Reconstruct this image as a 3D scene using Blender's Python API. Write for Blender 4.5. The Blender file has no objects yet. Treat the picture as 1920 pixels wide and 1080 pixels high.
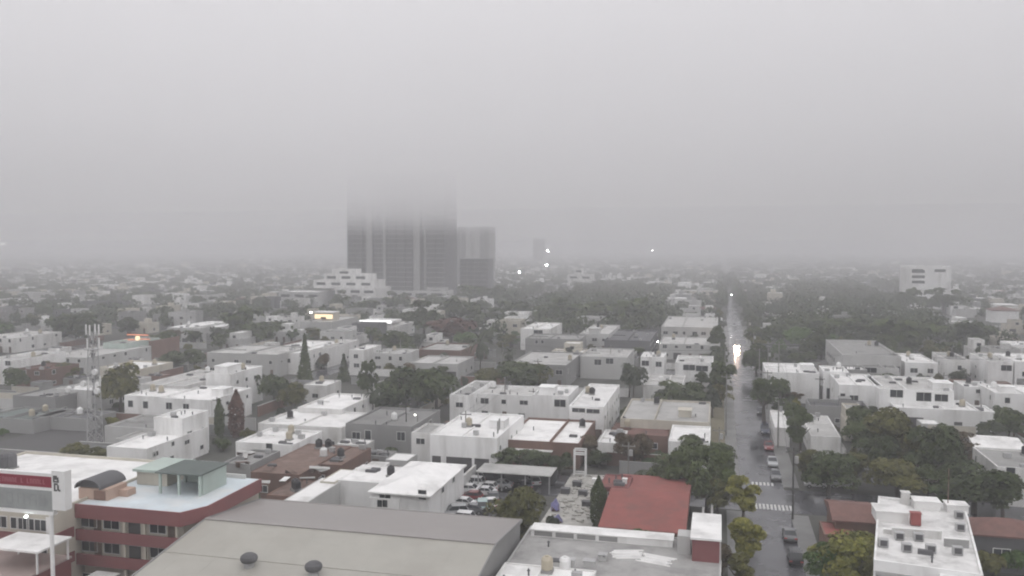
SKY_LO, SKY_HI, EXPO = 9.1, 14.2, 0.78
HAZE, FOG = .00084, .0008
CLZ, CLT, CLK, CLR, CLN = 56.0, 102.0, .024, 104.0, 30.0
import bpy, bmesh, math, random
import numpy as np
from mathutils import Vector, Matrix
R = math.radians
scene = bpy.context.scene
COL = scene.collection
rng = random.Random(7)
nrg = np.random.default_rng(11)

# ------------------------------------------------------------------ camera
F = 1600.0                       # focal length in pixels of the 1920 wide frame
CAM = Vector((0.0, 0.0, 40.0))   # a balcony about 40 m above the street
PITCH, YAW = 3.04, 13.7          # world +Y runs along the street, +X across it
cd = bpy.data.cameras.new('camera'); cam = bpy.data.objects.new('camera', cd); COL.objects.link(cam)
cam.location = CAM; cam.rotation_euler = (R(90 - PITCH), 0, R(YAW))
cd.sensor_width = 36; cd.lens = 36 * F / 1920; cd.clip_start = 0.5; cd.clip_end = 20000
scene.camera = cam
ROT = cam.rotation_euler.to_matrix()
RX, RY, RZ = ROT.col[0], ROT.col[1], ROT.col[2]
def P(px, py, z=0.0):
    """point of the plane at height z that the photograph shows at pixel (px, py)"""
    d = RX * ((px - 960) / F) - RY * ((py - 540) / F) - RZ
    return CAM + d * ((z - CAM.z) / d.z)
def proj(p):
    d = Vector(p) - CAM; w = -d.dot(RZ)
    return (960 + F * d.dot(RX) / w, 540 - F * d.dot(RY) / w, w)
def solve_x(px, y, z):
    """x of the point on the line (?, y, z) seen in picture column px"""
    k = (px - 960) / F; q = RX + RZ * k
    return CAM.x - ((y - CAM.y) * q.y + (z - CAM.z) * q.z) / q.x
def solve_y(py, x, z):
    k = -(py - 540) / F; q = RY + RZ * k
    return CAM.y - ((x - CAM.x) * q.x + (z - CAM.z) * q.z) / q.y

# ------------------------------------------------------------------ materials
def nt(m):
    m.use_nodes = True
    t = m.node_tree; t.nodes.clear(); return t
def lin(c):
    return tuple((x / 12.92 if x <= .04045 else ((x + .055) / 1.055) ** 2.4) for x in c)
def mat(name, col, rough=.8, var=.12, scale=.35, dirt=None, dirt_amt=.0, dirt_scale=.15, streak=False, obj_var=.08, metallic=0.0, bump=0.0, spec=.3):
    """paint / plaster / concrete: base colour, fine mottling, blotches of dirt or wear, a little difference from object to object"""
    m = bpy.data.materials.new(name); t = nt(m); N = t.nodes; L = t.links
    out = N.new('ShaderNodeOutputMaterial'); b = N.new('ShaderNodeBsdfPrincipled')
    L.new(b.outputs[0], out.inputs[0])
    b.inputs['Roughness'].default_value = rough; b.inputs['Metallic'].default_value = metallic
    b.inputs['Specular IOR Level'].default_value = spec
    g = N.new('ShaderNodeNewGeometry'); mp = N.new('ShaderNodeMapping'); L.new(g.outputs['Position'], mp.inputs[0])
    if streak: mp.inputs['Scale'].default_value = (1, 1, .18)
    n1 = N.new('ShaderNodeTexNoise'); n1.inputs['Scale'].default_value = scale; n1.inputs['Detail'].default_value = 6; n1.inputs['Roughness'].default_value = .7
    L.new(mp.outputs[0], n1.inputs['Vector'])
    r1 = N.new('ShaderNodeMapRange'); r1.inputs[1].default_value = .3; r1.inputs[2].default_value = .7
    r1.inputs[3].default_value = 1 - var; r1.inputs[4].default_value = 1 + var * .6
    L.new(n1.outputs[0], r1.inputs[0])
    mul = N.new('ShaderNodeVectorMath'); mul.operation = 'SCALE'; mul.inputs[0].default_value = col[:3]
    L.new(r1.outputs[0], mul.inputs['Scale']); cur = mul.outputs[0]
    if obj_var:
        oi = N.new('ShaderNodeObjectInfo'); r2 = N.new('ShaderNodeMapRange')
        r2.inputs[3].default_value = 1 - obj_var; r2.inputs[4].default_value = 1 + obj_var
        L.new(oi.outputs['Random'], r2.inputs[0])
        m2 = N.new('ShaderNodeVectorMath'); m2.operation = 'SCALE'; L.new(cur, m2.inputs[0]); L.new(r2.outputs[0], m2.inputs['Scale']); cur = m2.outputs[0]
    if dirt is not None:
        n2 = N.new('ShaderNodeTexNoise'); n2.inputs['Scale'].default_value = dirt_scale; n2.inputs['Detail'].default_value = 8; n2.inputs['Roughness'].default_value = .65
        L.new(mp.outputs[0], n2.inputs['Vector'])
        r3 = N.new('ShaderNodeMapRange'); r3.inputs[1].default_value = .48; r3.inputs[2].default_value = .72; r3.inputs[4].default_value = dirt_amt
        L.new(n2.outputs[0], r3.inputs[0])
        mx = N.new('ShaderNodeMix'); mx.data_type = 'RGBA'; L.new(r3.outputs[0], mx.inputs[0]); L.new(cur, mx.inputs[6]); mx.inputs[7].default_value = (*dirt, 1); cur = mx.outputs[2]
    L.new(cur, b.inputs['Base Color'])
    if bump:
        bp = N.new('ShaderNodeBump'); bp.inputs['Strength'].default_value = bump; bp.inputs['Distance'].default_value = .05
        L.new(n1.outputs[0], bp.inputs['Height']); L.new(bp.outputs[0], b.inputs['Normal'])
    return m
def emit(name, col, s):
    m = bpy.data.materials.new(name); t = nt(m)
    out = t.nodes.new('ShaderNodeOutputMaterial'); e = t.nodes.new('ShaderNodeEmission')
    e.inputs[0].default_value = (*col, 1); e.inputs[1].default_value = s; t.links.new(e.outputs[0], out.inputs[0]); return m
def vol(name, col, dens, z0=None, k=0.0, top=None, zf=0.0):
    m = bpy.data.materials.new(name); t = nt(m); N = t.nodes; L = t.links
    out = N.new('ShaderNodeOutputMaterial'); v = N.new('ShaderNodeVolumePrincipled')
    v.inputs['Color'].default_value = (*col, 1); v.inputs['Density'].default_value = dens; v.inputs['Anisotropy'].default_value = 0.0
    if z0 is not None:
        g = N.new('ShaderNodeNewGeometry'); s = N.new('ShaderNodeSeparateXYZ'); L.new(g.outputs['Position'], s.inputs[0])
        n = N.new('ShaderNodeTexNoise'); n.inputs['Scale'].default_value = .0032; n.inputs['Detail'].default_value = 3; L.new(g.outputs['Position'], n.inputs['Vector'])
        a = N.new('ShaderNodeMath'); a.operation = 'MULTIPLY_ADD'; L.new(n.outputs[0], a.inputs[0]); a.inputs[1].default_value = zf; L.new(s.outputs[2], a.inputs[2])
        r = N.new('ShaderNodeMapRange'); r.interpolation_type = 'SMOOTHSTEP'
        r.inputs[1].default_value = z0; r.inputs[2].default_value = top; r.inputs[3].default_value = 0; r.inputs[4].default_value = k
        L.new(a.outputs[0], r.inputs[0]); L.new(r.outputs[0], v.inputs['Density'])
    L.new(v.outputs[0], out.inputs['Volume']); return m

# ------------------------------------------------------------------ mesh building
class MB:
    """collects shapes; build() links them as ONE mesh object"""
    def __init__(s): s.v = []; s.f = []; s.mi = []
    def face(s, pts, mi=0):
        n = len(s.v); s.v += [tuple(p) for p in pts]; s.f.append(tuple(range(n, n + len(pts)))); s.mi.append(mi)
    def box(s, x0, x1, y0, y1, z0, z1, mi=0, top=None, bottom=True):
        n = len(s.v)
        s.v += [(x0,y0,z0),(x1,y0,z0),(x1,y1,z0),(x0,y1,z0),(x0,y0,z1),(x1,y0,z1),(x1,y1,z1),(x0,y1,z1)]
        fs = [((0,1,5,4),mi),((1,2,6,5),mi),((2,3,7,6),mi),((3,0,4,7),mi),((4,5,6,7),mi if top is None else top)]
        if bottom: fs.append(((3,2,1,0),mi))
        for f, q in fs: s.f.append(tuple(n + i for i in f)); s.mi.append(q)
    def prism(s, poly, z0, z1, mi=0, top=None):
        """poly: counter-clockwise xy outline"""
        n = len(s.v); k = len(poly)
        s.v += [(x, y, z0) for x, y in poly] + [(x, y, z1) for x, y in poly]
        for i in range(k):
            j = (i + 1) % k; s.f.append((n+i, n+j, n+k+j, n+k+i)); s.mi.append(mi)
        s.f.append(tuple(n + k + i for i in range(k))); s.mi.append(mi if top is None else top)
        s.f.append(tuple(n + k - 1 - i for i in range(k))); s.mi.append(mi)
    def tube(s, p, q, r0, r1=None, n=8, mi=0, caps=True):
        r1 = r0 if r1 is None else r1; p = Vector(p); q = Vector(q); d = (q - p).normalized()
        a = d.orthogonal().normalized(); b = d.cross(a); k = len(s.v)
        for c, r in ((p, r0), (q, r1)):
            for i in range(n):
                t = 2 * math.pi * i / n; s.v.append(tuple(c + (a * math.cos(t) + b * math.sin(t)) * r))
        for i in range(n):
            j = (i + 1) % n; s.f.append((k+i, k+j, k+n+j, k+n+i)); s.mi.append(mi)
        if caps:
            s.f.append(tuple(k + n - 1 - i for i in range(n))); s.mi.append(mi)
            s.f.append(tuple(k + n + i for i in range(n))); s.mi.append(mi)
    def lathe(s, prof, c=(0,0,0), n=12, mi=0):
        k = len(s.v)
        for r, z in prof:
            for i in range(n):
                t = 2 * math.pi * i / n; s.v.append((c[0] + r * math.cos(t), c[1] + r * math.sin(t), c[2] + z))
        for a in range(len(prof) - 1):
            for i in range(n):
                j = (i + 1) % n; s.f.append((k+a*n+i, k+a*n+j, k+(a+1)*n+j, k+(a+1)*n+i)); s.mi.append(mi)
        s.f.append(tuple(k + n - 1 - i for i in range(n))); s.mi.append(mi)
        e = k + (len(prof) - 1) * n; s.f.append(tuple(e + i for i in range(n))); s.mi.append(mi)
    def bar(s, p, q, w, mi=0): s.tube(p, q, w * .7, n=4, mi=mi)
    def build(s, name, mats, parent=None, loc=None):
        me = bpy.data.meshes.new(name)
        if not isinstance(mats, (list, tuple)): mats = [mats]
        off = Vector((0,0,0))
        me.from_pydata(s.v, [], s.f)
        for m in mats: me.materials.append(m)
        if len(mats) > 1: me.polygons.foreach_set('material_index', s.mi)
        me.update()
        o = bpy.data.objects.new(name, me); COL.objects.link(o)
        if parent is not None: o.parent = parent
        if loc is not None: o.location = loc
        return o
LABELS = {}
def tag(o, label=None, cat=None, group=None, kind=None):
    if label: o['label'] = label
    if cat: o['category'] = cat
    if group: o['group'] = group
    if kind: o['kind'] = kind
    return o
def empty(name, loc, rz=0.0):
    o = bpy.data.objects.new(name, None); COL.objects.link(o); o.location = loc; o.rotation_euler = (0, 0, rz); o.empty_display_size = .5
    return o
def copy_tree(o, kids, parent=None):
    c = o.copy(); COL.objects.link(c)
    if parent is not None: c.parent = parent
    for ch in kids.get(o.name, ()): copy_tree(ch, kids, c)
    return c
def kids_of(*roots):
    """children of the prototypes, read once"""
    k = {}
    for o in bpy.data.objects:
        if o.parent is not None: k.setdefault(o.parent.name, []).append(o)
    return k

# ------------------------------------------------------------------ light and air
w = bpy.data.worlds.new('World'); scene.world = w; w.use_nodes = True
t = w.node_tree; t.nodes.clear(); N = t.nodes; L = t.links
out = N.new('ShaderNodeOutputWorld'); bg = N.new('ShaderNodeBackground'); L.new(bg.outputs[0], out.inputs[0])
sk = N.new('ShaderNodeTexSky'); sk.sky_type = 'NISHITA'; sk.sun_disc = False; sk.sun_elevation = R(55); sk.sun_rotation = R(200); sk.dust_density = 4; sk.altitude = 500
hs = N.new('ShaderNodeHueSaturation'); hs.inputs['Saturation'].default_value = .05; L.new(sk.outputs[0], hs.inputs['Color'])
tc = N.new('ShaderNodeTexCoord'); sp = N.new('ShaderNodeSeparateXYZ'); L.new(tc.outputs['Generated'], sp.inputs[0])
gr = N.new('ShaderNodeMapRange'); gr.inputs[1].default_value = 0; gr.inputs[2].default_value = 1; gr.inputs[3].default_value = SKY_LO; gr.inputs[4].default_value = SKY_HI
L.new(sp.outputs[2], gr.inputs[0])
deck = N.new('ShaderNodeVectorMath'); deck.operation = 'SCALE'; deck.inputs[0].default_value = (.99, .975, 1.0); L.new(gr.outputs[0], deck.inputs['Scale'])
mxw = N.new('ShaderNodeMix'); mxw.data_type = 'RGBA'; mxw.inputs[0].default_value = .88   # the overcast deck hides most of the clear sky
L.new(hs.outputs[0], mxw.inputs[6]); L.new(deck.outputs[0], mxw.inputs[7]); L.new(mxw.outputs[2], bg.inputs[0])
bg.inputs[1].default_value = .1
sl = bpy.data.lights.new('sun', 'SUN'); sun = bpy.data.objects.new('sun', sl); COL.objects.link(sun)
sl.energy = .6; sl.angle = R(60); sl.color = (1, .98, .95)
sun.rotation_euler = (R(35), 0, R(200 - 180 + 20))
scene.view_settings.view_transform = 'Standard'; scene.view_settings.look = 'None'; scene.view_settings.gamma = 1; scene.view_settings.exposure = EXPO
scene.render.engine = 'CYCLES'
cy = scene.cycles
cy.use_denoising = True; cy.volume_bounces = 2; cy.max_bounces = 6; cy.diffuse_bounces = 3; cy.glossy_bounces = 2; cy.transmission_bounces = 2
cy.volume_step_rate = 1.0; cy.volume_max_steps = 128
cy.pixel_filter_type = 'BLACKMAN_HARRIS'; cy.filter_width = 2.0
cy.sample_clamp_indirect = 6

FAR = 4600
m = MB(); m.box(-FAR, FAR, -300, FAR, -1.0, 165.0); hz = m.build('haze', vol('haze_air', (.955, .953, .975), HAZE)); tag(hz, kind='stuff')
m = MB(); m.box(-FAR + 60, FAR - 60, -240, FAR - 60, 42.0, CLT); lc = m.build('low_cloud', vol('cloud_mist', (.96, .957, .97), .0, CLZ, CLK, CLR, CLN)); tag(lc, kind='stuff')

m = MB(); m.box(-FAR + 90, FAR - 90, 430, FAR - 90, -.5, 58.0); fb = m.build('fog_bank', vol('fog_bank_mist', (.955, .953, .975), FOG)); tag(fb, kind='stuff')
# ------------------------------------------------------------------ palette (real-world base colours)
M = {}
M['white'] = mat('white_plaster', (.73,.725,.71), .85, .07, .5, (.33,.32,.29), .7, .3, streak=True, obj_var=.06)
M['white2'] = mat('fresh_white_plaster', (.82,.82,.81), .8, .05, .5, (.4,.39,.37), .65, .3, streak=True, obj_var=.04)
M['cream'] = mat('cream_plaster', (.52,.49,.42), .85, .08, .5, (.3,.28,.24), .45, .22, streak=True, obj_var=.1)
M['grey'] = mat('grey_render', (.28,.28,.275), .9, .1, .5, (.15,.15,.145), .5, .25, streak=True, obj_var=.15)
M['dgrey'] = mat('dark_grey_render', (.115,.115,.12), .85, .1, .5, (.08,.08,.08), .4, .25, streak=True, obj_var=.15)
M['pale'] = mat('pale_grey_plaster', (.48,.48,.47), .88, .09, .5, (.24,.235,.22), .5, .25, streak=True, obj_var=.12)
M['peach'] = mat('peach_plaster', (.43,.31,.25), .85, .08, .5, (.3,.19,.15), .4, .3, streak=True, obj_var=.04)
M['mint'] = mat('pale_green_plaster', (.42,.49,.45), .8, .08, .5, (.28,.3,.28), .4, .3, streak=True)
M['brick'] = mat('brown_brick', (.19,.115,.09), .9, .18, 1.2, (.1,.075,.065), .5, .3, streak=True, obj_var=.15)
M['red'] = mat('maroon_paint', (.215,.085,.085), .75, .1, .5, (.13,.06,.06), .5, .25, streak=True, obj_var=.05)
M['rwhite'] = mat('white_roof_coating', (.78,.775,.76), .6, .1, .45, (.34,.335,.32), .65, .22, obj_var=.08)
M['rstain2'] = mat('stained_white_roof_coating', (.7,.695,.68), .65, .14, .6, (.26,.255,.245), .75, .35, obj_var=.03)
M['rstain'] = mat('streaked_old_roof', (.36,.355,.345), .75, .2, .5, (.16,.158,.155), .85, .28, obj_var=.05)
M['rblue'] = mat('bluish_white_roof_coating', (.53,.59,.62), .55, .14, .5, (.66,.65,.63), .9, .2)
M['rdirty'] = mat('weathered_roof_coating', (.46,.455,.44), .75, .18, .3, (.2,.2,.19), .8, .2, obj_var=.15)
M['rgrey'] = mat('bare_concrete_roof', (.27,.268,.26), .85, .16, .35, (.14,.14,.135), .6, .2, obj_var=.2)
M['rdark'] = mat('dark_roofing_felt', (.105,.105,.11), .8, .15, .4, (.06,.06,.06), .5, .25, obj_var=.2)
M['rred'] = mat('red_roof_sealant', (.25,.078,.066), .65, .2, .3, (.13,.07,.06), .8, .28, obj_var=.08)
M['rrust'] = mat('rusty_tin_roof', (.15,.1,.082), .8, .3, .8, (.26,.2,.17), .7, .45, obj_var=.2)
M['rtile'] = mat('brown_tile_roof', (.16,.088,.075), .8, .2, 1.0, (.09,.06,.055), .5, .3, obj_var=.1)
M['rtan'] = mat('tan_metal_roof', (.345,.335,.3), .5, .07, .3, (.285,.268,.235), .7, .1)
M['rmauve'] = mat('dull_metal_roof', (.275,.258,.248), .55, .05, .12, (.235,.225,.22), .5, .07)
M['rgreen'] = mat('green_grey_sheet_roof', (.13,.155,.145), .6, .12, .4, (.09,.1,.1), .5, .3)
M['glass'] = mat('dark_window_glass', (.03,.035,.04), .12, .1, .5, obj_var=.3, spec=.5)
M['frame_w'] = mat('white_window_frame', (.6,.6,.58), .6, .05, 1)
M['frame_d'] = mat('dark_metal_frame', (.08,.08,.085), .5, .1, 1)
M['opening'] = mat('dark_garage_door', (.07,.068,.068), .6, .12, .6, obj_var=.25)
M['brown_door'] = mat('brown_door', (.12,.085,.065), .6, .12, .6, obj_var=.2)
M['steel'] = mat('galvanised_steel', (.42,.42,.42), .5, .1, 1, metallic=.3)
M['paint_w'] = mat('white_enamel', (.72,.72,.71), .45, .05, 1)
M['black_plastic'] = mat('black_plastic', (.028,.028,.03), .5, .1, 1)
M['beige_plastic'] = mat('beige_plastic', (.4,.36,.28), .6, .1, 1)
M['concrete'] = mat('concrete', (.3,.3,.29), .9, .12, .6, (.2,.2,.19), .5, .3)
M['pole'] = mat('weathered_concrete_pole', (.24,.235,.22), .9, .12, 1)
M['pole_d'] = mat('dark_utility_pole', (.07,.068,.065), .85, .12, 1)
M['bark'] = mat('bark', (.075,.06,.048), .95, .2, 2)
M['tarp'] = mat('violet_blue_tarpaulin', (.13,.125,.25), .6, .12, 1.5)
M['redplastic'] = mat('red_plastic', (.28,.075,.07), .5, .1, 1)
M['glow_w'] = emit('lamp_white', (1, .98, .93), 9)
M['glow_far'] = emit('distant_lamp_white', (1, .98, .95), 110)
M['glow_head'] = emit('headlamp', (1, .74, .55), 800)
M['glow_warm'] = emit('shop_light_warm', (1, .74, .45), 1.05)
M['glow_red'] = emit('shop_light_orange', (1, .36, .2), .62)
M['glow_strip'] = emit('canopy_light_strip', (1, 1, 1), 1.15)

# ------------------------------------------------------------------ labels that single things out
LM = [('concrete tower', 760, 520), ('spire tree', 572, 690), ('lattice mast', 178, 800), ('red neon shop', 258, 650), ('warm lit shop', 597, 590), ('bright white canopy', 705, 595),
      ('headlit car', 1380, 645), ('street lamp', 1232, 645), ('tan shed roof', 620, 1010), ('red sealed roof', 1205, 950), ('car park', 890, 930), ('motel', 260, 940), ('white hip roof house', 770, 890),
      ('palm', 900, 650), ('stepped white block', 645, 545), ('ribbon windowed block', 1740, 530), ('grey modern house', 1630, 660), ('zebra crossing', 1450, 950), ('garage fronted white house', 860, 820),
      ('gabled white house', 1075, 755), ('cluttered white roof', 1740, 990), ('long white street house', 1715, 735), ('red cypress', 444, 770), ('white wall building', 330, 815), ('rusty roofs', 540, 870),
      ('slim conifer', 645, 690), ('twin white sheds', 360, 608), ('slab building', 890, 480), ('white scaffold', 1087, 865), ('white street house', 1490, 715), ('round street tree', 1555, 880), ('long pale parapet', 1130, 1000)]
USED = set()
def unique_label(base, px, py):
    """adds where a thing stands to how it looks, by things one can find, until no other label says the same"""
    ds = sorted(((abs(px - a) + 2.2 * abs(py - b), n, a, b) for n, a, b in LM))
    def rel(n, a, b):
        dx, dy = px - a, py - b
        if abs(dx) < 45: return ('well behind the ' if dy < -40 else 'behind the ' if dy < 0 else 'in front of the ' if dy < 45 else 'well in front of the ') + n
        side = 'left of the ' if dx < 0 else 'right of the '
        return ('just ' if abs(dx) < 110 else 'far ' if abs(dx) > 330 else '') + side + n
    def depth(n, a, b): return ('beyond the ' if py < b else 'nearer than the ') + n
    c = [f'{base} {rel(*ds[0][1:])}']
    pr = sorted(((i, j) for i in range(11) for j in range(11) if i != j), key=lambda t: t[0] + t[1])
    c += [f'{base} {rel(*ds[i][1:])}, {depth(*ds[j][1:])}' for i, j in pr]
    for s in c:
        if s not in USED and len(s.split()) <= 16: USED.add(s); return s
    s = c[0]; USED.add(s); return s

# ------------------------------------------------------------------ buildings
BOX = []            # ground outlines already built on
def taken(x0, x1, y0, y1, g=0.0): return any(x0 < b[1] + g and x1 > b[0] - g and y0 < b[3] + g and y1 > b[2] - g for b in BOX)
WCACHE = {}
def window_mesh(w, h, fr, kind):
    k = (round(w, 1), round(h, 1), fr, kind)
    if k not in WCACHE:
        w, h = k[0], k[1]; t = .09
        a = MB()
        for x0, x1, z0, z1 in ((-w/2-t, -w/2, -h/2-t, h/2+t), (w/2, w/2+t, -h/2-t, h/2+t), (-w/2, w/2, h/2, h/2+t), (-w/2, w/2, -h/2-t, -h/2)): a.box(x0, x1, -.07, .02, z0, z1)
        if w > 1.3: a.box(-.03, .03, -.055, .02, -h/2, h/2)
        o = a.build('window', M[fr]); p = MB(); p.box(-w/2, w/2, -.03, .01, -h/2, h/2); q = p.build('pane', M['glass'])
        WCACHE[k] = (o.data, q.data)
        bpy.data.objects.remove(o); bpy.data.objects.remove(q)
    return WCACHE[k]
DCACHE = {}
def door_mesh(w, h, m):
    k = (round(w, 1), round(h, 1), m)
    if k not in DCACHE:
        a = MB(); a.box(-k[0]/2, k[0]/2, -.04, .02, 0, k[1])
        for i in range(1, 4): a.box(-k[0]/2, k[0]/2, -.07, -.04, k[1]*i/4-.03, k[1]*i/4+.03)
        o = a.build('door', M[m]); DCACHE[k] = o.data; bpy.data.objects.remove(o)
    return DCACHE[k]
def place(root, name, data, face, a, z, W, D):
    o = bpy.data.objects.new(name, data); COL.objects.link(o); o.parent = root
    if face == 'f': o.location = (a, 0, z)
    elif face == 'r': o.location = (W, a, z); o.rotation_euler = (0, 0, R(90))
    elif face == 'l': o.location = (0, a, z); o.rotation_euler = (0, 0, R(-90))
    return o
def add_window(root, face, a, z, w, h, W, D, fr='frame_w', y=0.0, x=0.0):
    d = window_mesh(w, h, fr, 0)
    o = place(root, 'window', d[0], face, a, z, W, D)
    q = bpy.data.objects.new('pane', d[1]); COL.objects.link(q); q.parent = o
    return o
def shell(mb, x0, x1, y0, y1, z0, z1, par, t=.22):
    """walls with a parapet round a flat roof"""
    mb.box(x0, x1, y0, y0 + t, z0, z1 + par); mb.box(x0, x1, y1 - t, y1, z0, z1 + par)
    mb.box(x0, x0 + t, y0 + t, y1 - t, z0, z1 + par); mb.box(x1 - t, x1, y0 + t, y1 - t, z0, z1 + par)
def slab(mb, x0, x1, y0, y1, z, t=.22): mb.box(x0 + t, x1 - t, y0 + t, y1 - t, z - .25, z)
def hip(mb, x0, x1, y0, y1, z, rise, ov=.4, gable=None):
    x0 -= ov; x1 += ov; y0 -= ov; y1 += ov; W, D = x1 - x0, y1 - y0
    if gable == 'x': a, b = (x0, (y0+y1)/2, z+rise), (x1, (y0+y1)/2, z+rise)
    elif gable == 'y': a, b = ((x0+x1)/2, y0, z+rise), ((x0+x1)/2, y1, z+rise)
    elif W > D: a, b = (x0+D/2, (y0+y1)/2, z+rise), (x1-D/2, (y0+y1)/2, z+rise)
    else: a, b = ((x0+x1)/2, y0+W/2, z+rise), ((x0+x1)/2, y1-W/2, z+rise)
    c = [(x0,y0,z),(x1,y0,z),(x1,y1,z),(x0,y1,z)]
    if gable == 'x' or (gable is None and W > D): F = [(c[0],c[1],b,a),(c[2],c[3],a,b),(c[1],c[2],b),(c[3],c[0],a)]
    else: F = [(c[1],c[2],b,a),(c[3],c[0],a,b),(c[0],c[1],a),(c[2],c[3],b)]
    for f in F: mb.face(f)
    mb.face(c[::-1])
    mb.box(x0, x1, y0, y0+.06, z-.22, z-.002); mb.box(x0, x1, y1-.06, y1, z-.22, z-.002); mb.box(x0, x0+.06, y0+.06, y1-.06, z-.22, z-.002); mb.box(x1-.06, x1, y0+.06, y1-.06, z-.22, z-.002)
def quad(xl, yt, xr, yb, h):
    """plan of a roof seen with its front edge from (xl, yt) to column xr and its back edge in row yb"""
    a = P(xl, yt, h); x1 = solve_x(xr, a.y, h); y1 = solve_y(yb, a.x, h)
    return a.x, x1, a.y, max(y1, a.y + 1.5)
TANKSPOTS = []
def roof_bits(root, W, D, hh, par, wall):
    r = random.Random(len(TANKSPOTS) * 31 + 7)
    for i in range(r.choice([2, 3, 4, 5, 6])):
        x, y = r.uniform(.9, W - .9), r.uniform(.9, D - .9); m = MB(); k = r.random()
        if k < .45: m.tube((x, y, hh), (x, y, hh + r.uniform(.5, .9)), .09, n=7); m.tube((x, y, hh + .5), (x, y, hh + .66), .2, .05, 7); m.build('vent_pipe', M['frame_d'], root)
        elif k < .7: w_ = r.uniform(.5, .9); m.box(x - w_, x + w_, y - .4, y + .4, hh, hh + .35); m.box(x - w_ + .08, x + w_ - .08, y - .32, y + .32, hh + .35, hh + .42); m.build('skylight', M['dgrey'], root)
        else: w_ = r.uniform(.35, .6); m.box(x - w_, x + w_, y - .3, y + .3, hh + .12, hh + .85); m.box(x - w_ * .8, x + w_ * .8, y - .25, y + .25, hh, hh + .12); m.build('cooler', M['steel'], root)
    if W > 9 and r.random() < .55: m = MB(); x = r.uniform(W * .35, W * .65); m.box(x, x + .18, .25, D - .25, hh, hh + r.uniform(.25, .7)); m.build('party_wall', M[wall], root)
    if D > 9 and r.random() < .4: m = MB(); y = r.uniform(D * .35, D * .65); m.box(.25, W * .34, y, y + .18, hh, hh + r.uniform(.25, .6)); m.build('party_wall', M[wall], root)
def house(label, x0, x1, y0, y1, h, wall='white', roof='rwhite', par=.45, wins=(), doors=(), name='house', group=None, kind=None, fr='frame_w', hut=None, register=True, z0=0.0, rise=1.6, auto=None, cat='house', gable=None, awning=None, upper=None):
    """wins: (face, px, py, w, h) in the photograph or ('@', face, a, z, w, h) in metres; doors: ('f', a, w, h, material)"""
    root = empty(name, (x0, y0, z0)); W, D = x1 - x0, y1 - y0; hh = h - z0
    tag(root, label, cat, group)
    m = MB()
    if kind in ('hip', 'gable'):
        m.box(0, W, 0, D, 0, hh)
        if kind == 'gable':
            if gable == 'x':
                for xx in (0.0, W - .2): m.face([(xx, 0, hh), (xx, D, hh), (xx, D/2, hh + rise * D / (D + .8))]); m.face([(xx+.2, 0, hh), (xx+.2, D/2, hh + rise * D / (D + .8)), (xx+.2, D, hh)])
            else:
                for yy in (0.0, D - .2): m.face([(0, yy, hh), (W, yy, hh), (W/2, yy, hh + rise * W / (W + .8))]); m.face([(0, yy+.2, hh), (W/2, yy+.2, hh + rise * W / (W + .8)), (W, yy+.2, hh)])
    else: shell(m, 0, W, 0, D, 0, hh, par)
    m.build('wall', M[wall], root)
    m = MB()
    if kind in ('hip', 'gable'): hip(m, 0, W, 0, D, hh + .02, rise, gable=gable if kind == 'gable' else None)
    else: slab(m, 0, W, 0, D, hh)
    m.build('roof', M[roof], root)
    if hut:
        a, b, c, d, e = hut; m = MB(); m.box(a, b, c, d, hh - .1, hh + e); m.box(a - .15, b + .15, c - .15, d + .15, hh + e, hh + e + .14)
        m.build('stair_hut', M[wall], root)
    if awning:
        a, b, z, dp = awning; m = MB(); m.box(a, b, -dp, -.01, z, z + .15); m.build('awning', M[roof], root)
    for q in wins:
        if q[0] == '@': _, f, a, z, w_, h_ = q
        else:
            f, px, py, w_, h_ = q
            if f == 'f': a = solve_x(px, y0, h - 2) - x0; k = P(px, py, -50); d = k - CAM; z = (CAM + d * ((y0 - CAM.y) / d.y)).z - z0; a = (CAM + d * ((y0 - CAM.y) / d.y)).x - x0
            else:
                X = x1 if f == 'r' else x0; k = P(px, py, -50); d = k - CAM; p = CAM + d * ((X - CAM.x) / d.x); a = p.y - y0; z = p.z - z0
        add_window(root, f, a, z, w_, h_, W, D, fr)
    for f, a, w_, h_, mm in doors: place(root, 'garage_door' if w_ > 1.6 else 'door', door_mesh(w_, h_, mm), f, a, 0.0, W, D)
    if upper:
        a0, a1, b0, b1, uh = upper; m = MB(); shell(m, a0, a1, b0, b1, hh - .28, hh + uh, .3); m.build('upper_storey', M[wall], root); m = MB(); slab(m, a0, a1, b0, b1, hh + uh); m.build('upper_roof', M[roof], root)
        n = max(1, int((a1 - a0) / 3))
        for i in range(n):
            o = add_window(root, 'f', a0 + (i + .5) * (a1 - a0) / n, hh + uh * .52, 1.3, 1.1, W, D, fr); o.location.y = b0
    if auto is None and kind is None and y0 < 340 and hh > 3.1 and D > 5 and name == 'house':
        r = random.Random(int(abs(x0) * 97 + y0)); sd = 'r' if x0 < 0 else 'l'
        for zz in ([1.6] if hh < 4.6 else [1.6, 4.5]):
            n = max(1, int(D / 4))
            for i in range(n):
                if r.random() < .55: add_window(root, sd, (i + .5) * D / n, min(zz, hh - 1), r.choice([.7, 1.0, 1.4]), r.choice([.7, 1.0]), W, D, fr)
        if not wins and not doors:
            for i in range(max(1, int(W / 4))):
                if r.random() < .6: add_window(root, 'f', (i + .5) * W / max(1, int(W / 4)), min(hh - 1.1, 4.4 if hh > 5 else 1.7), r.choice([1.0, 1.6]), 1.0, W, D, fr)
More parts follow.
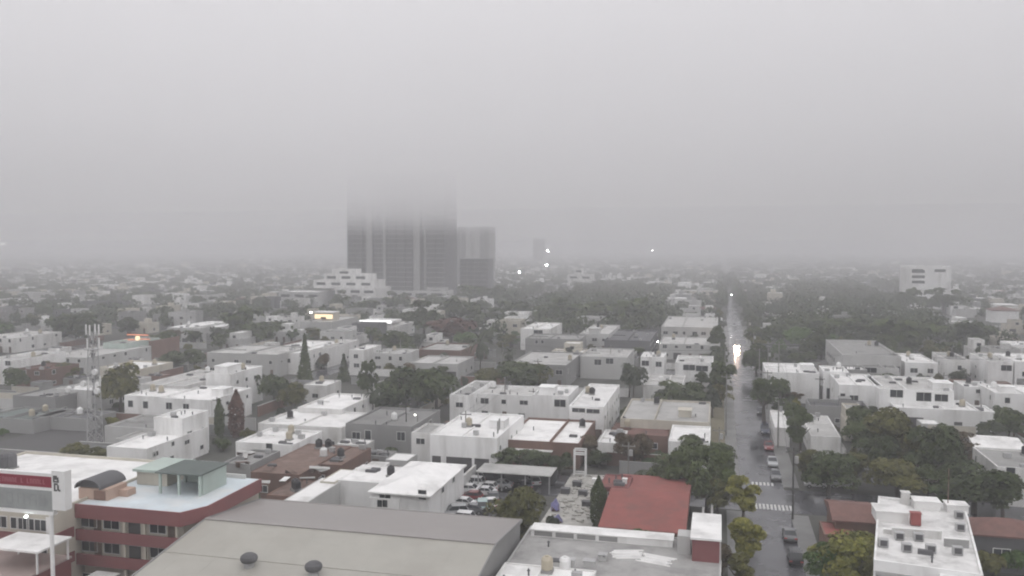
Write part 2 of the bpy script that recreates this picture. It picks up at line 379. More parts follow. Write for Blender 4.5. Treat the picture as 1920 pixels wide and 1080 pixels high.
    if auto:
        r = random.Random(auto); n = max(1, int(W / 3.4)); lev = [1.5] if hh < 4.6 else [1.5, 4.4] if hh < 7.6 else [1.5, 4.4, 7.3]
        for li, zz in enumerate(lev):
            for i in range(n):
                a = (i + .5) * W / n + r.uniform(-.3, .3); u = r.random()
                if li == 0 and u < .3: place(root, 'door', door_mesh(1.0, 2.2, 'brown_door'), 'f', a, 0, W, D)
                elif li == 0 and u < .5 and W / n > 3: place(root, 'garage_door', door_mesh(2.6, 2.3, 'opening'), 'f', a, 0, W, D)
                elif u < .88: add_window(root, 'f', a, zz, r.choice([1.0, 1.4, 1.8]), r.choice([.9, 1.2]), W, D, fr)
        sd = 'r' if x0 < 0 else 'l'
        for zz in lev:
            for i in range(max(1, int(D / 5))):
                if r.random() < .5: add_window(root, sd, (i + .5) * D / max(1, int(D / 5)), zz, r.choice([.8, 1.2]), r.choice([.7, 1.1]), W, D, fr)
    if register: BOX.append((x0, x1, y0, y1))
    if kind is None and y0 < 440 and W > 4 and D > 4: roof_bits(root, W, D, hh, par, wall)
    if kind is None: TANKSPOTS.append((x0, x1, y0, y1, h, label))
    return root
def HQ(label, xl, yt, xr, yb, h, wall='white', roof='rwhite', **k):
    x0, x1, y0, y1 = quad(xl, yt, xr, yb, h - k.get('dz', 0)); k.pop('dz', None)
    if k.get('kind') is None and 'par' not in k: k['par'] = .4
    return house(label, x0, x1, y0, y1, h, wall, roof, **k)

# ------------------------------------------------------------------ plants
def leaf_mat(name, a, b, rough=.65):
    m = bpy.data.materials.new(name); t = nt(m); N = t.nodes; L = t.links
    out = N.new('ShaderNodeOutputMaterial'); s = N.new('ShaderNodeBsdfPrincipled'); s.inputs['Roughness'].default_value = rough; s.inputs['Specular IOR Level'].default_value = .2
    g = N.new('ShaderNodeNewGeometry'); n = N.new('ShaderNodeTexNoise'); n.inputs['Scale'].default_value = .55; n.inputs['Detail'].default_value = 5
    L.new(g.outputs['Position'], n.inputs['Vector'])
    oi = N.new('ShaderNodeObjectInfo')
    ad = N.new('ShaderNodeMath'); ad.operation = 'MULTIPLY_ADD'; L.new(oi.outputs['Random'], ad.inputs[0]); ad.inputs[1].default_value = .5; L.new(n.outputs[0], ad.inputs[2])
    isl = N.new('ShaderNodeMath'); isl.operation = 'MULTIPLY_ADD'; L.new(g.outputs['Random Per Island'], isl.inputs[0]); isl.inputs[1].default_value = .5; L.new(ad.outputs[0], isl.inputs[2])
    mr = N.new('ShaderNodeMapRange'); mr.inputs[1].default_value = .45; mr.inputs[2].default_value = 1.25; L.new(isl.outputs[0], mr.inputs[0])
    mx = N.new('ShaderNodeMix'); mx.data_type = 'RGBA'; mx.inputs[6].default_value = (*a, 1); mx.inputs[7].default_value = (*b, 1); L.new(mr.outputs[0], mx.inputs[0])
    L.new(mx.outputs[2], s.inputs['Base Color']); L.new(s.outputs[0], out.inputs[0]); return m
LEAF = {'dark': leaf_mat('dark_green_leaves', (.02,.032,.011), (.07,.092,.03)), 'olive': leaf_mat('olive_leaves', (.042,.046,.012), (.12,.118,.035)),
        'grey': leaf_mat('grey_green_leaves', (.028,.038,.024), (.078,.092,.058)), 'yellow': leaf_mat('yellow_green_leaves', (.07,.08,.014), (.23,.22,.045)),
        'brown': leaf_mat('brownish_leaves', (.045,.034,.018), (.11,.083,.045)), 'green': leaf_mat('fresh_green_leaves', (.024,.05,.012), (.085,.14,.035)),
        'red': leaf_mat('reddish_leaves', (.05,.028,.022), (.12,.065,.05))}
WORDS = {'dark': 'dark green', 'olive': 'olive', 'grey': 'grey-green', 'yellow': 'yellow-green', 'brown': 'brownish', 'green': 'fresh green', 'red': 'reddish'}
def quads_mesh(name, C, Nn, S, mats, extra=None, asp=.62):
    """leaf sprays: diamonds at centres C with normals Nn and sizes S"""
    n = len(C); Nn = Nn / np.maximum(np.linalg.norm(Nn, axis=1, keepdims=True), 1e-6)
    r = nrg.normal(size=(n, 3)); a = np.cross(Nn, r); a /= np.maximum(np.linalg.norm(a, axis=1, keepdims=True), 1e-6); b = np.cross(Nn, a)
    S = S[:, None]; bend = Nn * S * .18
    v = np.stack([C - a * S - bend, C - b * S * asp, C + a * S - bend, C + b * S * asp], axis=1).reshape(-1, 3)
    me = bpy.data.meshes.new(name); me.vertices.add(4 * n); me.vertices.foreach_set('co', v.astype(np.float32).ravel())
    me.loops.add(4 * n); me.loops.foreach_set('vertex_index', np.arange(4 * n, dtype=np.int32))
    me.polygons.add(n); me.polygons.foreach_set('loop_start', np.arange(0, 4 * n, 4, dtype=np.int32)); me.polygons.foreach_set('loop_total', np.full(n, 4, dtype=np.int32))
    for q in mats: me.materials.append(q)
    me.update(calc_edges=True); return me
def crown_points(nc, nl, R0, H, seed, low=.25, shape='broad'):
    """clumps of leaf sprays through a crown of radius R0 between low*H and H"""
    g = np.random.default_rng(seed); out, nor = [], []
    cz, rz = H * (1 + low) / 2, H * (1 - low) / 2
    for i in range(nc):
        d = g.normal(size=3); d /= np.linalg.norm(d); d[2] = d[2] * .9 + .15; k = g.uniform(.3, .86)
        c = np.array([d[0] * R0 * k, d[1] * R0 * k, cz + d[2] * rz * k]); r = g.uniform(.26, .5) * R0 * (1.0 if shape == 'broad' else .8)
        m = int(nl / nc); u = g.normal(size=(m, 3)); u /= np.linalg.norm(u, axis=1, keepdims=True); u[:, 2] = np.where(u[:, 2] < -.35, -u[:, 2], u[:, 2])
        rad = r * (.6 + .45 * g.random(m) ** .5); p = c + u * rad[:, None] * np.array([1, 1, .8]); out.append(p); nor.append(u + np.array([0, 0, .5]) + g.normal(size=(m, 3)) * .45)
    return np.concatenate(out), np.concatenate(nor)
CROWN = {}
def crown_data(kind, lod, var):
    k = (kind, lod, var)
    if k in CROWN: return CROWN[k]
    sd = hash(('broad', 'tall', 'shrub', 'open').index(kind) if kind in ('broad', 'tall', 'shrub', 'open') else 9) + 17 * var + 5
    g = np.random.default_rng(sd); nl = {0: 5200, 1: 1700, 2: 520}[lod]; s0 = {0: .24, 1: .4, 2: .7}[lod]
    if kind == 'broad': C, Nn = crown_points(15 + var, nl, 4.0, 8.0, sd, .05)
    elif kind == 'tall': C, Nn = crown_points(16, nl, 2.6, 9.0, sd, .05)
    elif kind == 'open': C, Nn = crown_points(18, int(nl * .7), 4.4, 8.0, sd, .14, 'open')
    elif kind == 'shrub': C, Nn = crown_points(8, int(nl * .55), 2.0, 2.6, sd, .06)
    else:   # cypress column / cone
        n = int(nl * .7); z = g.random(n) ** (1.25 if kind == 'cone' else .9); top = 1 - z
        rr = (np.minimum(1, top * 3.2) * np.minimum(1, .55 + z * 3) if kind == 'cypress' else top * .95 + .05) ; th = g.random(n) * 6.283
        if kind == 'cone': rr = rr * (.72 + .28 * np.sin(z * 46) ** 2)
        rr = rr * (.62 + .4 * g.random(n) ** .5)
        C = np.stack([np.cos(th) * rr, np.sin(th) * rr, z * 9 + .5], 1) * np.array([1.25 if kind == 'cypress' else 2.0, 1.25 if kind == 'cypress' else 2.0, 1])
        Nn = np.stack([np.cos(th), np.sin(th), np.full(n, .45)], 1) + g.normal(size=(n, 3)) * .4
    S = s0 * (.65 + .8 * g.random(len(C))) * (.75 if kind in ('cypress', 'cone') else 1)
    me = quads_mesh('crown', C, Nn, S, [LEAF['dark']]); CROWN[k] = me; return me
TRUNK = {}
def trunk_data(kind):
    if kind in TRUNK: return TRUNK[kind]
    m = MB(); r = random.Random(hash(len(kind)))
    if kind in ('broad', 'open', 'tall'):
        m.tube((0,0,-.1), (.1,.05,2.6), .3, .2, 7); top = (.1,.05,2.6)
        for i in range(5):
            t = i * 1.257 + r.uniform(-.3,.3); e = (math.cos(t)*r.uniform(1.1,2.0), math.sin(t)*r.uniform(1.1,2.0), r.uniform(4.2,5.6)); m.tube(top, e, .14, .05, 5)
        m.tube(top, (0,.1,6.2), .15, .05, 5)
    elif kind == 'shrub':
        for i in range(4): t = i * 1.57; m.tube((0,0,-.1), (math.cos(t)*.7, math.sin(t)*.7, 1.5), .07, .03, 5)
    else: m.tube((0,0,-.1), (0,0,7.5), .16, .04, 6)
    o = m.build('trunk', M['bark']); TRUNK[kind] = o.data; bpy.data.objects.remove(o); return o.data if False else TRUNK[kind]
SIZE = {'broad': (8.0, 8.6), 'tall': (5.4, 9.6), 'open': (9.4, 8.6), 'shrub': (4.4, 2.9), 'cypress': (2.4, 9.6), 'cone': (4.0, 9.6)}
CMAT = {}
def tinted(me, leaf):
    k = (me.name, leaf)
    if k not in CMAT:
        c = me.copy(); c.materials[0] = LEAF[leaf]; CMAT[k] = c
    return CMAT[k]
TREES = []
def tree(x, y, w, h, kind='broad', leaf='dark', label=None, lod=None, group='trees among the houses', name=None, z=0.0, var=None):
    name = name or ('shrub' if kind == 'shrub' else 'tree')
    if kind == 'shrub' and group == 'trees among the houses': group = 'shrubs in the yards'
    D = math.hypot(x, y); lod = (0 if D < 170 else 1 if D < 330 else 2) if lod is None else lod
    var = rng.randrange(4) if var is None else var
    root = empty(name, (x, y, z), rng.random() * 6.28); s = SIZE[kind]; root.scale = (w / s[0], w / s[0], h / s[1])
    q = proj((x, y, z + h * .5))
    tag(root, label or unique_label(f"{WORDS[leaf]} {'rounded' if kind=='broad' else 'tall' if kind=='tall' else 'airy' if kind=='open' else 'low' if kind=='shrub' else 'narrow'} {'shrub' if kind=='shrub' else 'tree'}", q[0], q[1]), 'shrub' if kind == 'shrub' else 'tree', group)
    o = bpy.data.objects.new('trunk', trunk_data(kind)); COL.objects.link(o); o.parent = root
    c = bpy.data.objects.new('crown', tinted(crown_data(kind, lod, var), leaf)); COL.objects.link(c); c.parent = root
    TREES.append((x, y, w)); return root
def T(cx, yt, yb, wpx, kind='broad', leaf='dark', label=None, **k):
    """a tree whose foot stands in row yb and whose top reaches row yt"""
    p = P(cx, yb, 0); d = proj(p)[2]; h = (yb - yt) * d / F * (1.02 if kind in ('cypress', 'cone') else 1.06); w = wpx * d / F * (1.0 if kind in ('cypress', 'cone') else 1.14)
    return tree(p.x, p.y, w, h, kind, leaf, label, **k)
def palm(x, y, h, label, cr=2.6, group=None):
    root = empty('palm_tree', (x, y, 0)); tag(root, label, 'palm', group)
    m = MB(); m.tube((0,0,-.1), (.15,.1,h*.5), .24, .18, 8); m.tube((.15,.1,h*.5), (.1,.1,h), .18, .16, 8); m.build('trunk', M['bark'], root)
    m = MB(); r = random.Random(int(x * 10))
    for i in range(34):
        t = r.random() * 6.28; el = r.uniform(-.9, 1.2); pr = None; w0 = .32
        for k in range(7):
            s = k / 6; a = el - 1.5 * s * s; 
            if k == 0: c = Vector((.1, .1, h))
            else: c = c + Vector((math.cos(t) * math.cos(a), math.sin(t) * math.cos(a), math.sin(a))) * (cr / 6)
            n = Vector((-math.sin(t), math.cos(t), 0)) * (w0 * math.sin(math.pi * min(.97, .12 + .85 * s)) + .03)
            d = Vector((0, 0, -.12 * math.sin(math.pi * s)))
            if pr: m.face([pr[0] , pr[1], c, c + n + d]); m.face([pr[1], pr[2], c - n + d, c])
            pr = (c + n + d, c, c - n + d)
    m.build('crown', LEAF['grey'], root); TREES.append((x, y, 5)); return root

# ------------------------------------------------------------------ vehicles
def car_paint(name, c, rough=.25):
    m = bpy.data.materials.new(name); t = nt(m); b = t.nodes.new('ShaderNodeBsdfPrincipled'); o = t.nodes.new('ShaderNodeOutputMaterial'); t.links.new(b.outputs[0], o.inputs[0])
    n = t.nodes.new('ShaderNodeTexNoise'); n.inputs['Scale'].default_value = 3; r = t.nodes.new('ShaderNodeMapRange'); r.inputs[3].default_value = .9; r.inputs[4].default_value = 1.06
    s = t.nodes.new('ShaderNodeVectorMath'); s.operation = 'SCALE'; s.inputs[0].default_value = c; t.links.new(n.outputs[0], r.inputs[0]); t.links.new(r.outputs[0], s.inputs['Scale']); t.links.new(s.outputs[0], b.inputs['Base Color'])
    b.inputs['Roughness'].default_value = rough; b.inputs['Coat Weight'].default_value = .5; return m
PAINT = {'white': car_paint('white_car_paint', (.75,.75,.75)), 'silver': car_paint('silver_car_paint', (.42,.43,.44)), 'grey': car_paint('grey_car_paint', (.14,.145,.15)), 'black': car_paint('black_car_paint', (.025,.026,.03)),
         'red': car_paint('dark_red_car_paint', (.22,.03,.035)), 'teal': car_paint('pale_teal_car_paint', (.33,.44,.43)), 'blue': car_paint('dark_blue_car_paint', (.04,.05,.09))}
M['tyre'] = mat('tyre_rubber', (.02,.02,.02), .9, .1, 3); M['rim'] = mat('alloy_rim', (.4,.4,.41), .4, .1, 3, metallic=.6)
M['lens'] = mat('headlamp_lens', (.6,.6,.6), .15, .05, 3); M['tail'] = mat('tail_lamp_lens', (.3,.02,.02), .3, .05, 3)
CARDATA = {}
def car_data(kind):
    if kind in CARDATA: return CARDATA[kind]
    if kind == 'sedan': low = [(-2.2,.35),(-2.22,.7),(-2.1,.92),(-1.35,.98),(.75,.96),(1.9,.82),(2.18,.62),(2.2,.35)]; cab = [(-1.55,.97),(-.95,1.4),(.2,1.42),(.95,.96)]
    elif kind == 'suv': low = [(-2.25,.42),(-2.27,.85),(-2.2,1.08),(.85,1.08),(1.95,.98),(2.22,.75),(2.25,.42)]; cab = [(-2.12,1.08),(-1.8,1.66),(.25,1.68),(1.05,1.08)]
    else: low = [(-1.85,.36),(-1.88,.75),(-1.8,.98),(.75,.97),(1.6,.84),(1.85,.62),(1.86,.36)]; cab = [(-1.75,.98),(-1.35,1.44),(.1,1.46),(.9,.97)]
    b = MB(); hw = .87 if kind != 'hatch' else .82
    n = len(low); k = len(b.v)
    for s in (-1, 1):
        for x, z in low: b.v.append((s * (hw if z > .5 and z < .9 else hw * .94), x, z))
    for i in range(n):
        j = (i + 1) % n; b.f.append((k+i, k+j, k+n+j, k+n+i)); b.mi.append(0)
    b.f.append(tuple(k + i for i in range(n))[::-1]); b.mi.append(0); b.f.append(tuple(k + n + i for i in range(n))); b.mi.append(0)
    # roof panel and pillars over the glasshouse
    (x0,z0),(x1,z1),(x2,z2),(x3,z3) = cab; hi = hw * .78
    b.face([(-hi, x1, z1+.03), (hi, x1, z1+.03), (hi, x2, z2+.03), (-hi, x2, z2+.03)]); b.face([(-hi, x1, z1-.03), (-hi, x2, z2-.03), (hi, x2, z2-.03), (hi, x1, z1-.03)])
    for s in (-1, 1):
        b.bar((s*hw*.9, x0, z0), (s*hi, x1, z1), .05); b.bar((s*hw*.9, x3, z3), (s*hi, x2, z2), .05); b.bar((s*hi, x1, z1), (s*hi, x2, z2), .05)
        b.bar((s*hw*.92, (x1+x2)/2, z0), (s*hi, (x1+x2)/2, z1), .05); b.box(s*hw-.09, s*hw+.09, x3-.35, x3-.2, z3-.02, z3+.12)
    body = b.build('body', PAINT['white'])
    g = MB(); lo = hw * .9; hi2 = hi * .99
    A = [(-lo,x0,z0),(lo,x0,z0),(lo,x3,z3),(-lo,x3,z3)]; B = [(-hi2,x1,z1),(hi2,x1,z1),(hi2,x2,z2),(-hi2,x2,z2)]
    for f in ((A[0],A[1],B[1],B[0]),(A[1],A[2],B[2],B[1]),(A[2],A[3],B[3],B[2]),(A[3],A[0],B[0],B[3])): g.face(f)
    glass = g.build('windows', M['glass'])
    wm = MB(); wm.tube((-.1,0,0),(.1,0,0),.32,n=14); wh = wm.build('wheel', M['tyre']); rm = MB(); rm.tube((-.115,0,0),(.115,0,0),.19,n=10); ri = rm.build('rim', M['rim'])
    hl = MB(); hl.box(-.18,.18,-.05,.05,-.08,.08); h = hl.build('headlight', M['lens']); t = hl.build('taillight', M['tail'])
    CARDATA[kind] = (body.data, glass.data, wh.data, ri.data, h.data, t.data, low, hw)
    for o in (body, glass, wh, ri, h, t): bpy.data.objects.remove(o)
    return CARDATA[kind]
PB = {}
def car(x, y, rz, kind, paint, label, group=None, lit=False, z=.012, detail=True):
    d = car_data(kind); root = empty('car', (x, y, z), rz); tag(root, label, 'car', group)
    def part(n, data, loc=(0,0,0), par=root):
        o = bpy.data.objects.new(n, data); COL.objects.link(o); o.parent = par; o.location = loc; return o
    if (kind, paint) not in PB: c = d[0].copy(); c.materials[0] = PAINT[paint]; PB[(kind, paint)] = c
    part('body', PB[(kind, paint)]); part('windows', d[1]); hw = d[7]; fr = d[6][-2][0]; bk = d[6][1][0]
    wb = 1.32 if kind != 'hatch' else 1.12
    for sx in (-1, 1):
        for sy in (-wb, wb): o = part('wheel', d[2], (sx * (hw - .1), sy, .32)); part('rim', d[3], (0,0,0), o)
        hd = d[4]
        if lit:
            k = (kind, 'lit')
            if k not in PB:
                c = hd.copy(); c.materials[0] = M['glow_head']; c.transform(Matrix.Diagonal((1.4, 1, 1.5, 1))); PB[k] = c
            hd = PB[k]
        part('headlight', hd, (sx * (hw - .25), fr + .02, .68)); part('taillight', d[5], (sx * (hw - .22), bk - .01, .74))
    return root
# ------------------------------------------------------------------ ground, street, kerbs
GM = mat('ground_soil_and_concrete', (.085,.085,.076), .95, .28, .12, (.04,.046,.03), .85, .05, obj_var=0)
m = MB(); m.face([(-FAR+80,-200,0),(FAR-80,-200,0),(FAR-80,FAR-80,0),(-FAR+80,FAR-80,0)]); tag(m.build('ground', GM), kind='structure')
def wet(name, c, r0, r1):
    mm = mat(name, c, .4, .16, .25, tuple(x*.7 for x in c), .6, .12, obj_var=0, spec=.5); t = mm.node_tree; b = [n for n in t.nodes if n.type == 'BSDF_PRINCIPLED'][0]
    n = t.nodes.new('ShaderNodeTexNoise'); n.inputs['Scale'].default_value = .18; n.inputs['Detail'].default_value = 5; g = t.nodes.new('ShaderNodeNewGeometry'); t.links.new(g.outputs['Position'], n.inputs['Vector'])
    r = t.nodes.new('ShaderNodeMapRange'); r.inputs[1].default_value = .35; r.inputs[2].default_value = .65; r.inputs[3].default_value = r0; r.inputs[4].default_value = r1; t.links.new(n.outputs[0], r.inputs[0]); t.links.new(r.outputs[0], b.inputs['Roughness']); return mm
ASPH = wet('wet_asphalt', (.082,.083,.09), .08, .32); PAVE = wet('wet_pavement', (.17,.17,.165), .35, .6)
SX0, SX1 = 3.7, 10.5
CY0, CY1 = 130.5, 143.0       # the cross street by the zebra crossing
m = MB(); m.face([(SX0,50,.012),(SX1,50,.012),(SX1,720,.012),(SX0,720,.012)]); tag(m.build('road', ASPH), kind='structure')
m = MB(); m.face([(SX1,CY0,.012),(150,CY0,.012),(150,CY1,.012),(SX1,CY1,.012)]); m.face([(-40,CY0,.012),(SX0,CY0,.012),(SX0,CY1,.012),(-40,CY1,.012)]); tag(m.build('cross_street', ASPH), kind='structure')
for nm, x0, x1, segs in (('pavement', 1.4, SX0, ((50, CY0-1), (CY1+1, 262), (270, 420))), ('pavement', SX1, 13.0, ((50, CY0-1), (CY1+1, 262), (270, 420)))):
    for a, b in segs:
        m = MB(); m.box(x0, x1, a, b, -.1, .13); tag(m.build(nm, PAVE), kind='structure')
for yy in (266, 345, 452, 560, 700):
    m = MB(); m.face([(-700,yy-4,.006),(700,yy-4,.006),(700,yy+4,.006),(-700,yy+4,.006)]); tag(m.build('cross_street', ASPH), kind='structure')
STREETS = [(SX0-2.2, SX1+2.6, 0, 3000)] + [(-700, 700, y-5, y+5) for y in (266, 345, 452, 560, 700)] + [(-40, 150, CY0-1, CY1+1)]
for xx in (-118, 118, -236, 236):
    m = MB(); m.face([(xx-3.6,210,.009),(xx+3.6,210,.009),(xx+3.6,900,.009),(xx-3.6,900,.009)]); tag(m.build('side_street', ASPH), kind='structure'); STREETS.append((xx-4.5, xx+4.5, 210, 900))
MARK = mat('worn_white_road_paint', (.62,.62,.6), .6, .2, 2.5, (.2,.2,.2), .75, 1.6, obj_var=0)
m = MB(); yz = P(1448, 951, 0).y
for i in range(11):
    x = SX0 + 1.4 + i * .56; m.face([(x, yz-1.35, .017), (x+.3, yz-1.35, .017), (x+.3, yz+1.35, .017), (x, yz+1.35, .017)])
y2 = P(1440, 908, 0).y
for i in range(6):
    x = SX0 + 1.9 + i * .62; m.face([(x, y2-.9, .017), (x+.32, y2-.9, .017), (x+.32, y2+.9, .017), (x, y2+.9, .017)])
tag(m.build('zebra_crossing', MARK), kind='structure')
def on_plane_y(px, py, y): d = P(px, py, -60) - CAM; return CAM + d * ((y - CAM.y) / d.y)

# ------------------------------------------------------------------ the tan shed
def gable_shed():
    rz, ez = 9.4, 8.2
    a = P(395, 968, rz); xl = a.x; xr = P(926, 1024, rz).x; yr = (a.y + P(926, 1024, rz).y) / 2
    yb = solve_y(937, P(500, 937, ez).x, ez); yf = yr - 22
    root = empty('shed', (xl, yf, 0)); tag(root, 'large tan sheet-metal shed with low gable roof beside the motel', 'shed')
    W, Dp, r = xr - xl, yb - yf, yr - yf
    m = MB(); m.box(.1, W - .1, .1, .3, 0, ez - 2.2); m.box(.1, W - .1, Dp - .3, Dp - .1, 0, ez - .05)
    for x0, x1 in ((.1, .3), (W - .3, W - .1)):
        pl = [(.3, 0), (Dp - .3, 0), (Dp - .3, ez - .08), (r, rz - .08), (.3, ez - 2.3)]
        n = len(m.v); m.v += [(x0, y, z) for y, z in pl] + [(x1, y, z) for y, z in pl]; k = len(pl)
        m.f.append(tuple(n + i for i in range(k))[::-1]); m.f.append(tuple(n + k + i for i in range(k))); m.mi += [0, 0]
        for i in range(k): j = (i + 1) % k; m.f.append((n+i, n+j, n+k+j, n+k+i)); m.mi.append(0)
    m.build('wall', M['grey'], root)
    m = MB(); m.face([(0, 0, ez - 2.0), (W, 0, ez - 2.0), (W, r, rz), (0, r, rz)])
    for x in np.arange(0, W, 1.9): m.box(x - .03, x + .03, 0.0, .02, ez - 2.06, ez - 1.98)
    sl_ = (2.0 + rz - ez) / r
    for x in np.arange(2.2, W, 3.9): m.face([(x, .02, ez - 1.985), (x + .04, .02, ez - 1.995), (x + .04, r - .36, rz - .36 * sl_ + .005), (x, r - .36, rz - .36 * sl_ + .015)])
    m.build('roof_slope', M['rtan'], root)
    m = MB(); m.face([(0, r, rz - .002), (W, r, rz - .002), (W, Dp, ez), (0, Dp, ez)]); m.build('roof_slope', M['rmauve'], root)
    m = MB(); m.box(-.05, W + .05, r - .35, r + .35, rz - .02, rz + .1); m.build('ridge_cap', M['rmauve'], root)
    m = MB()
    for q in (.34, .68):
        y = r * (1 - q); z = rz - (rz - ez + 2.0) * q; m.box(0.05, W - .05, y - .06, y + .06, z - .02, z + .06)
    m.build('roof_seam', M['rtan'], root)
    m = MB(); m.box(-.1, W + .1, Dp - .04, Dp + .16, ez - .2, ez + .05); m.build('gutter', M['rmauve'], root)
    for x0 in (-.12, W - .02):
        m = MB(); m.face([(x0,0,ez-2.3),(x0,r,rz-.3),(x0,r,rz+.1),(x0,0,ez-1.9)]); m.face([(x0+.14,0,ez-2.3),(x0+.14,0,ez-1.9),(x0+.14,r,rz+.1),(x0+.14,r,rz-.3)]); m.face([(x0,0,ez-1.9),(x0,r,rz+.1),(x0+.14,r,rz+.1),(x0+.14,0,ez-1.9)])
        m.face([(x0,r,rz+.1),(x0,Dp,ez+.1),(x0+.14,Dp,ez+.1),(x0+.14,r,rz+.1)]); m.face([(x0,r,rz-.3),(x0,Dp,ez-.3),(x0,Dp,ez+.1),(x0,r,rz+.1)]); m.face([(x0+.14,r,rz-.3),(x0+.14,r,rz+.1),(x0+.14,Dp,ez+.1),(x0+.14,Dp,ez-.3)])
        m.build('verge_trim', M['grey'], root)
    def slope_z(y): return rz - (rz - ez + 2.0) * (1 - (y - yf) / r)
    for i, (px, py) in enumerate(((467, 1054), (588, 1070))):
        p = P(px, py + 8, 8.4)
        for _ in range(4): p = P(px, py + 8, slope_z(p.y))
        v = empty('turbine_vent', tuple(p)); tag(v, ('round dark roof ventilator on tan shed, the one by the motel side', 'round dark roof ventilator on tan shed, the one mid slope')[i], 'ventilator', 'turbine vents on the tan shed')
        m = MB(); m.lathe([(.5,-.3),(.5,.25),(.42,.35)], n=14); m.build('base', M['steel'], v)
        m = MB(); m.lathe([(.4,.35),(.72,.5),(.86,.8),(.8,1.05),(.5,1.28),(.1,1.36)], n=18); m.build('turbine_head', M['dgrey'], v)
    BOX.append((xl, xr, yf, yb))
gable_shed()

# ------------------------------------------------------------------ the motel
def motel():
    h = 10.5
    a = P(153, 943, h); b = P(335, 962, h); yf = (a.y + b.y) / 2; x0, x1 = a.x, b.x; yb = P(458, 897, h).y; xR = x1 + 1.8
    root = empty('motel_building', (x0, yf, 0)); tag(root, 'three storey motel with maroon bands and bluish white roof', 'motel')
    W, Dp = x1 - x0, yb - yf; WR = xR - x0
    ch = [(0, .5), (W, .5), (WR - .3, 3.0), (WR - .3, Dp), (0, Dp)]
    m = MB(); m.prism(ch, 0, h - .25); m.build('wall', M['cream'], root)
    roofpl = [(-.2, -.25), (W + .3, -.25), (WR, 2.6), (WR, Dp + .1), (-.2, Dp + .1)]
    m = MB(); m.prism([(x * .998 + .02, y + .02) for x, y in roofpl], h - .24, h + .02); m.build('roof', M['rblue'], root)
    def band(z0, z1, o=.55):
        m = MB(); pl = [(-.2, -o), (W + .35, -o), (WR + .15, 2.4)]
        for p, q in zip(pl, pl[1:]):
            d = Vector((q[0]-p[0], q[1]-p[1], 0)).normalized(); n = Vector((-d.y, d.x, 0)) * .2
            m.face([(p[0],p[1],z0),(q[0],q[1],z0),(q[0],q[1],z1),(p[0],p[1],z1)]); m.face([(p[0]+n.x,p[1]+n.y,z1),(p[0],p[1],z1),(q[0],q[1],z1),(q[0]+n.x,q[1]+n.y,z1)])
            m.face([(q[0]+n.x,q[1]+n.y,z0),(p[0]+n.x,p[1]+n.y,z0),(p[0]+n.x,p[1]+n.y,z1),(q[0]+n.x,q[1]+n.y,z1)]); m.face([(p[0],p[1],z0),(p[0]+n.x,p[1]+n.y,z0),(q[0]+n.x,q[1]+n.y,z0),(q[0],q[1],z0)])
        m.box(WR - .05, WR + .15, 2.4, Dp, z0, z1)
        return m
    band(h - 1.45, h + .12).build('fascia_band', M['red'], root)
    band(6.5, 7.75).build('gallery_parapet', M['red'], root); band(3.7, 4.95).build('gallery_parapet', M['red'], root)
    for z in (6.5, 3.7):
        m = MB(); m.prism([(-.15, -.34), (W + .3, -.34), (WR - .32, 2.6), (WR - .32, 2.98), (W, .48), (-.15, .48)], z - .12, z + .02); m.build('gallery_floor', M['concrete'], root)
    bays = ((160, 'w'), (183, 'd'), (209, 'w'), (252, 'd2'), (296, 'w'), (322, 'd'))
    for z in (7.75, 4.95, 1.2):
        for px, k in bays:
            a = on_plane_y(px, 975, yf + .5).x - x0
            if a < .3: a += .5
            if k == 'w': o = add_window(root, 'f', a, z + .55, 2.0, 1.15, W, Dp); o.location.y = .5
            else: o = place(root, 'door', door_mesh(1.0 if k == 'd' else 1.5, 2.2, 'brown_door' if k == 'd' else 'opening'), 'f', a, z - 1.15, W, Dp); o.location.y = .5
    for a in (W * .46, W * .66, W - .35):
        for z0, z1 in ((.0, 3.58), (4.95, 6.38), (7.75, h - 1.45)):
            m = MB(); m.box(a - .13, a + .13, -.3, -.05, z0, z1); m.build('gallery_post', M['cream'], root)
    m = MB(); zz = h + .02; m.box(.1, W - .2, Dp - .25, Dp, zz, zz + .5); m.build('roof_kerb', M['rdirty'], root)
    BOX.append((x0, xR, yf, yb + 2))
    # green sheet shelter on the roof
    s = empty('roof_shelter', (x0, yf, h)); tag(s, 'green-grey sheet shelter with pale green walls on motel roof', 'shelter')
    c = [P(293, 879, 13.4), P(373, 893, 13.4), P(407, 864, 13.4), P(337, 858, 13.4)]
    sx0, sx1 = c[0].x - x0 + .4, c[1].x - x0 - 1.1; sy0, sy1 = max(.8, c[0].y - yf), min(c[3].y - yf, Dp - .4, max(.8, c[0].y - yf) + 5.6)
    m = MB(); m.box(sx0 - .4, sx1 + .4, sy0 - .3, sy1 + .3, 2.45, 2.6)
    for i in range(12): x = sx0 - .3 + i * (sx1 - sx0 + .6) / 11; m.box(x - .05, x + .05, sy0 - .3, sy1 + .3, 2.6, 2.65)
    m.build('roof', M['rgreen'], s)
    m = MB(); m.box(sx1 + .02, sx1 + .22, sy0 + .4, sy1 - .02, .03, 2.44); m.box(sx0, sx1, sy1 - .2, sy1, .03, 2.44); m.build('wall', M['mint'], s)
    for x, y in ((sx0 + .1, sy0), ((sx0 + sx1) / 2, sy0 - .05), (sx1 + .1, sy0), (sx0 + .1, sy1 - .5)):
        m = MB(); m.box(x - .13, x + .13, y - .13, y + .13, .03, 2.44); m.build('post', M['mint'], s)
    m = MB(); m.box(sx1 - 2.2, sx1 - .3, sy1 - 2.2, sy1 - .3, .03, 2.1); m.build('utility_closet', M['grey'], s)
    # peach stair tower with vaulted dark hood
    s = empty('stair_tower', (x0, yf, 0)); tag(s, 'peach stair tower under a dark vaulted hood between sign and motel roof', 'stair tower')
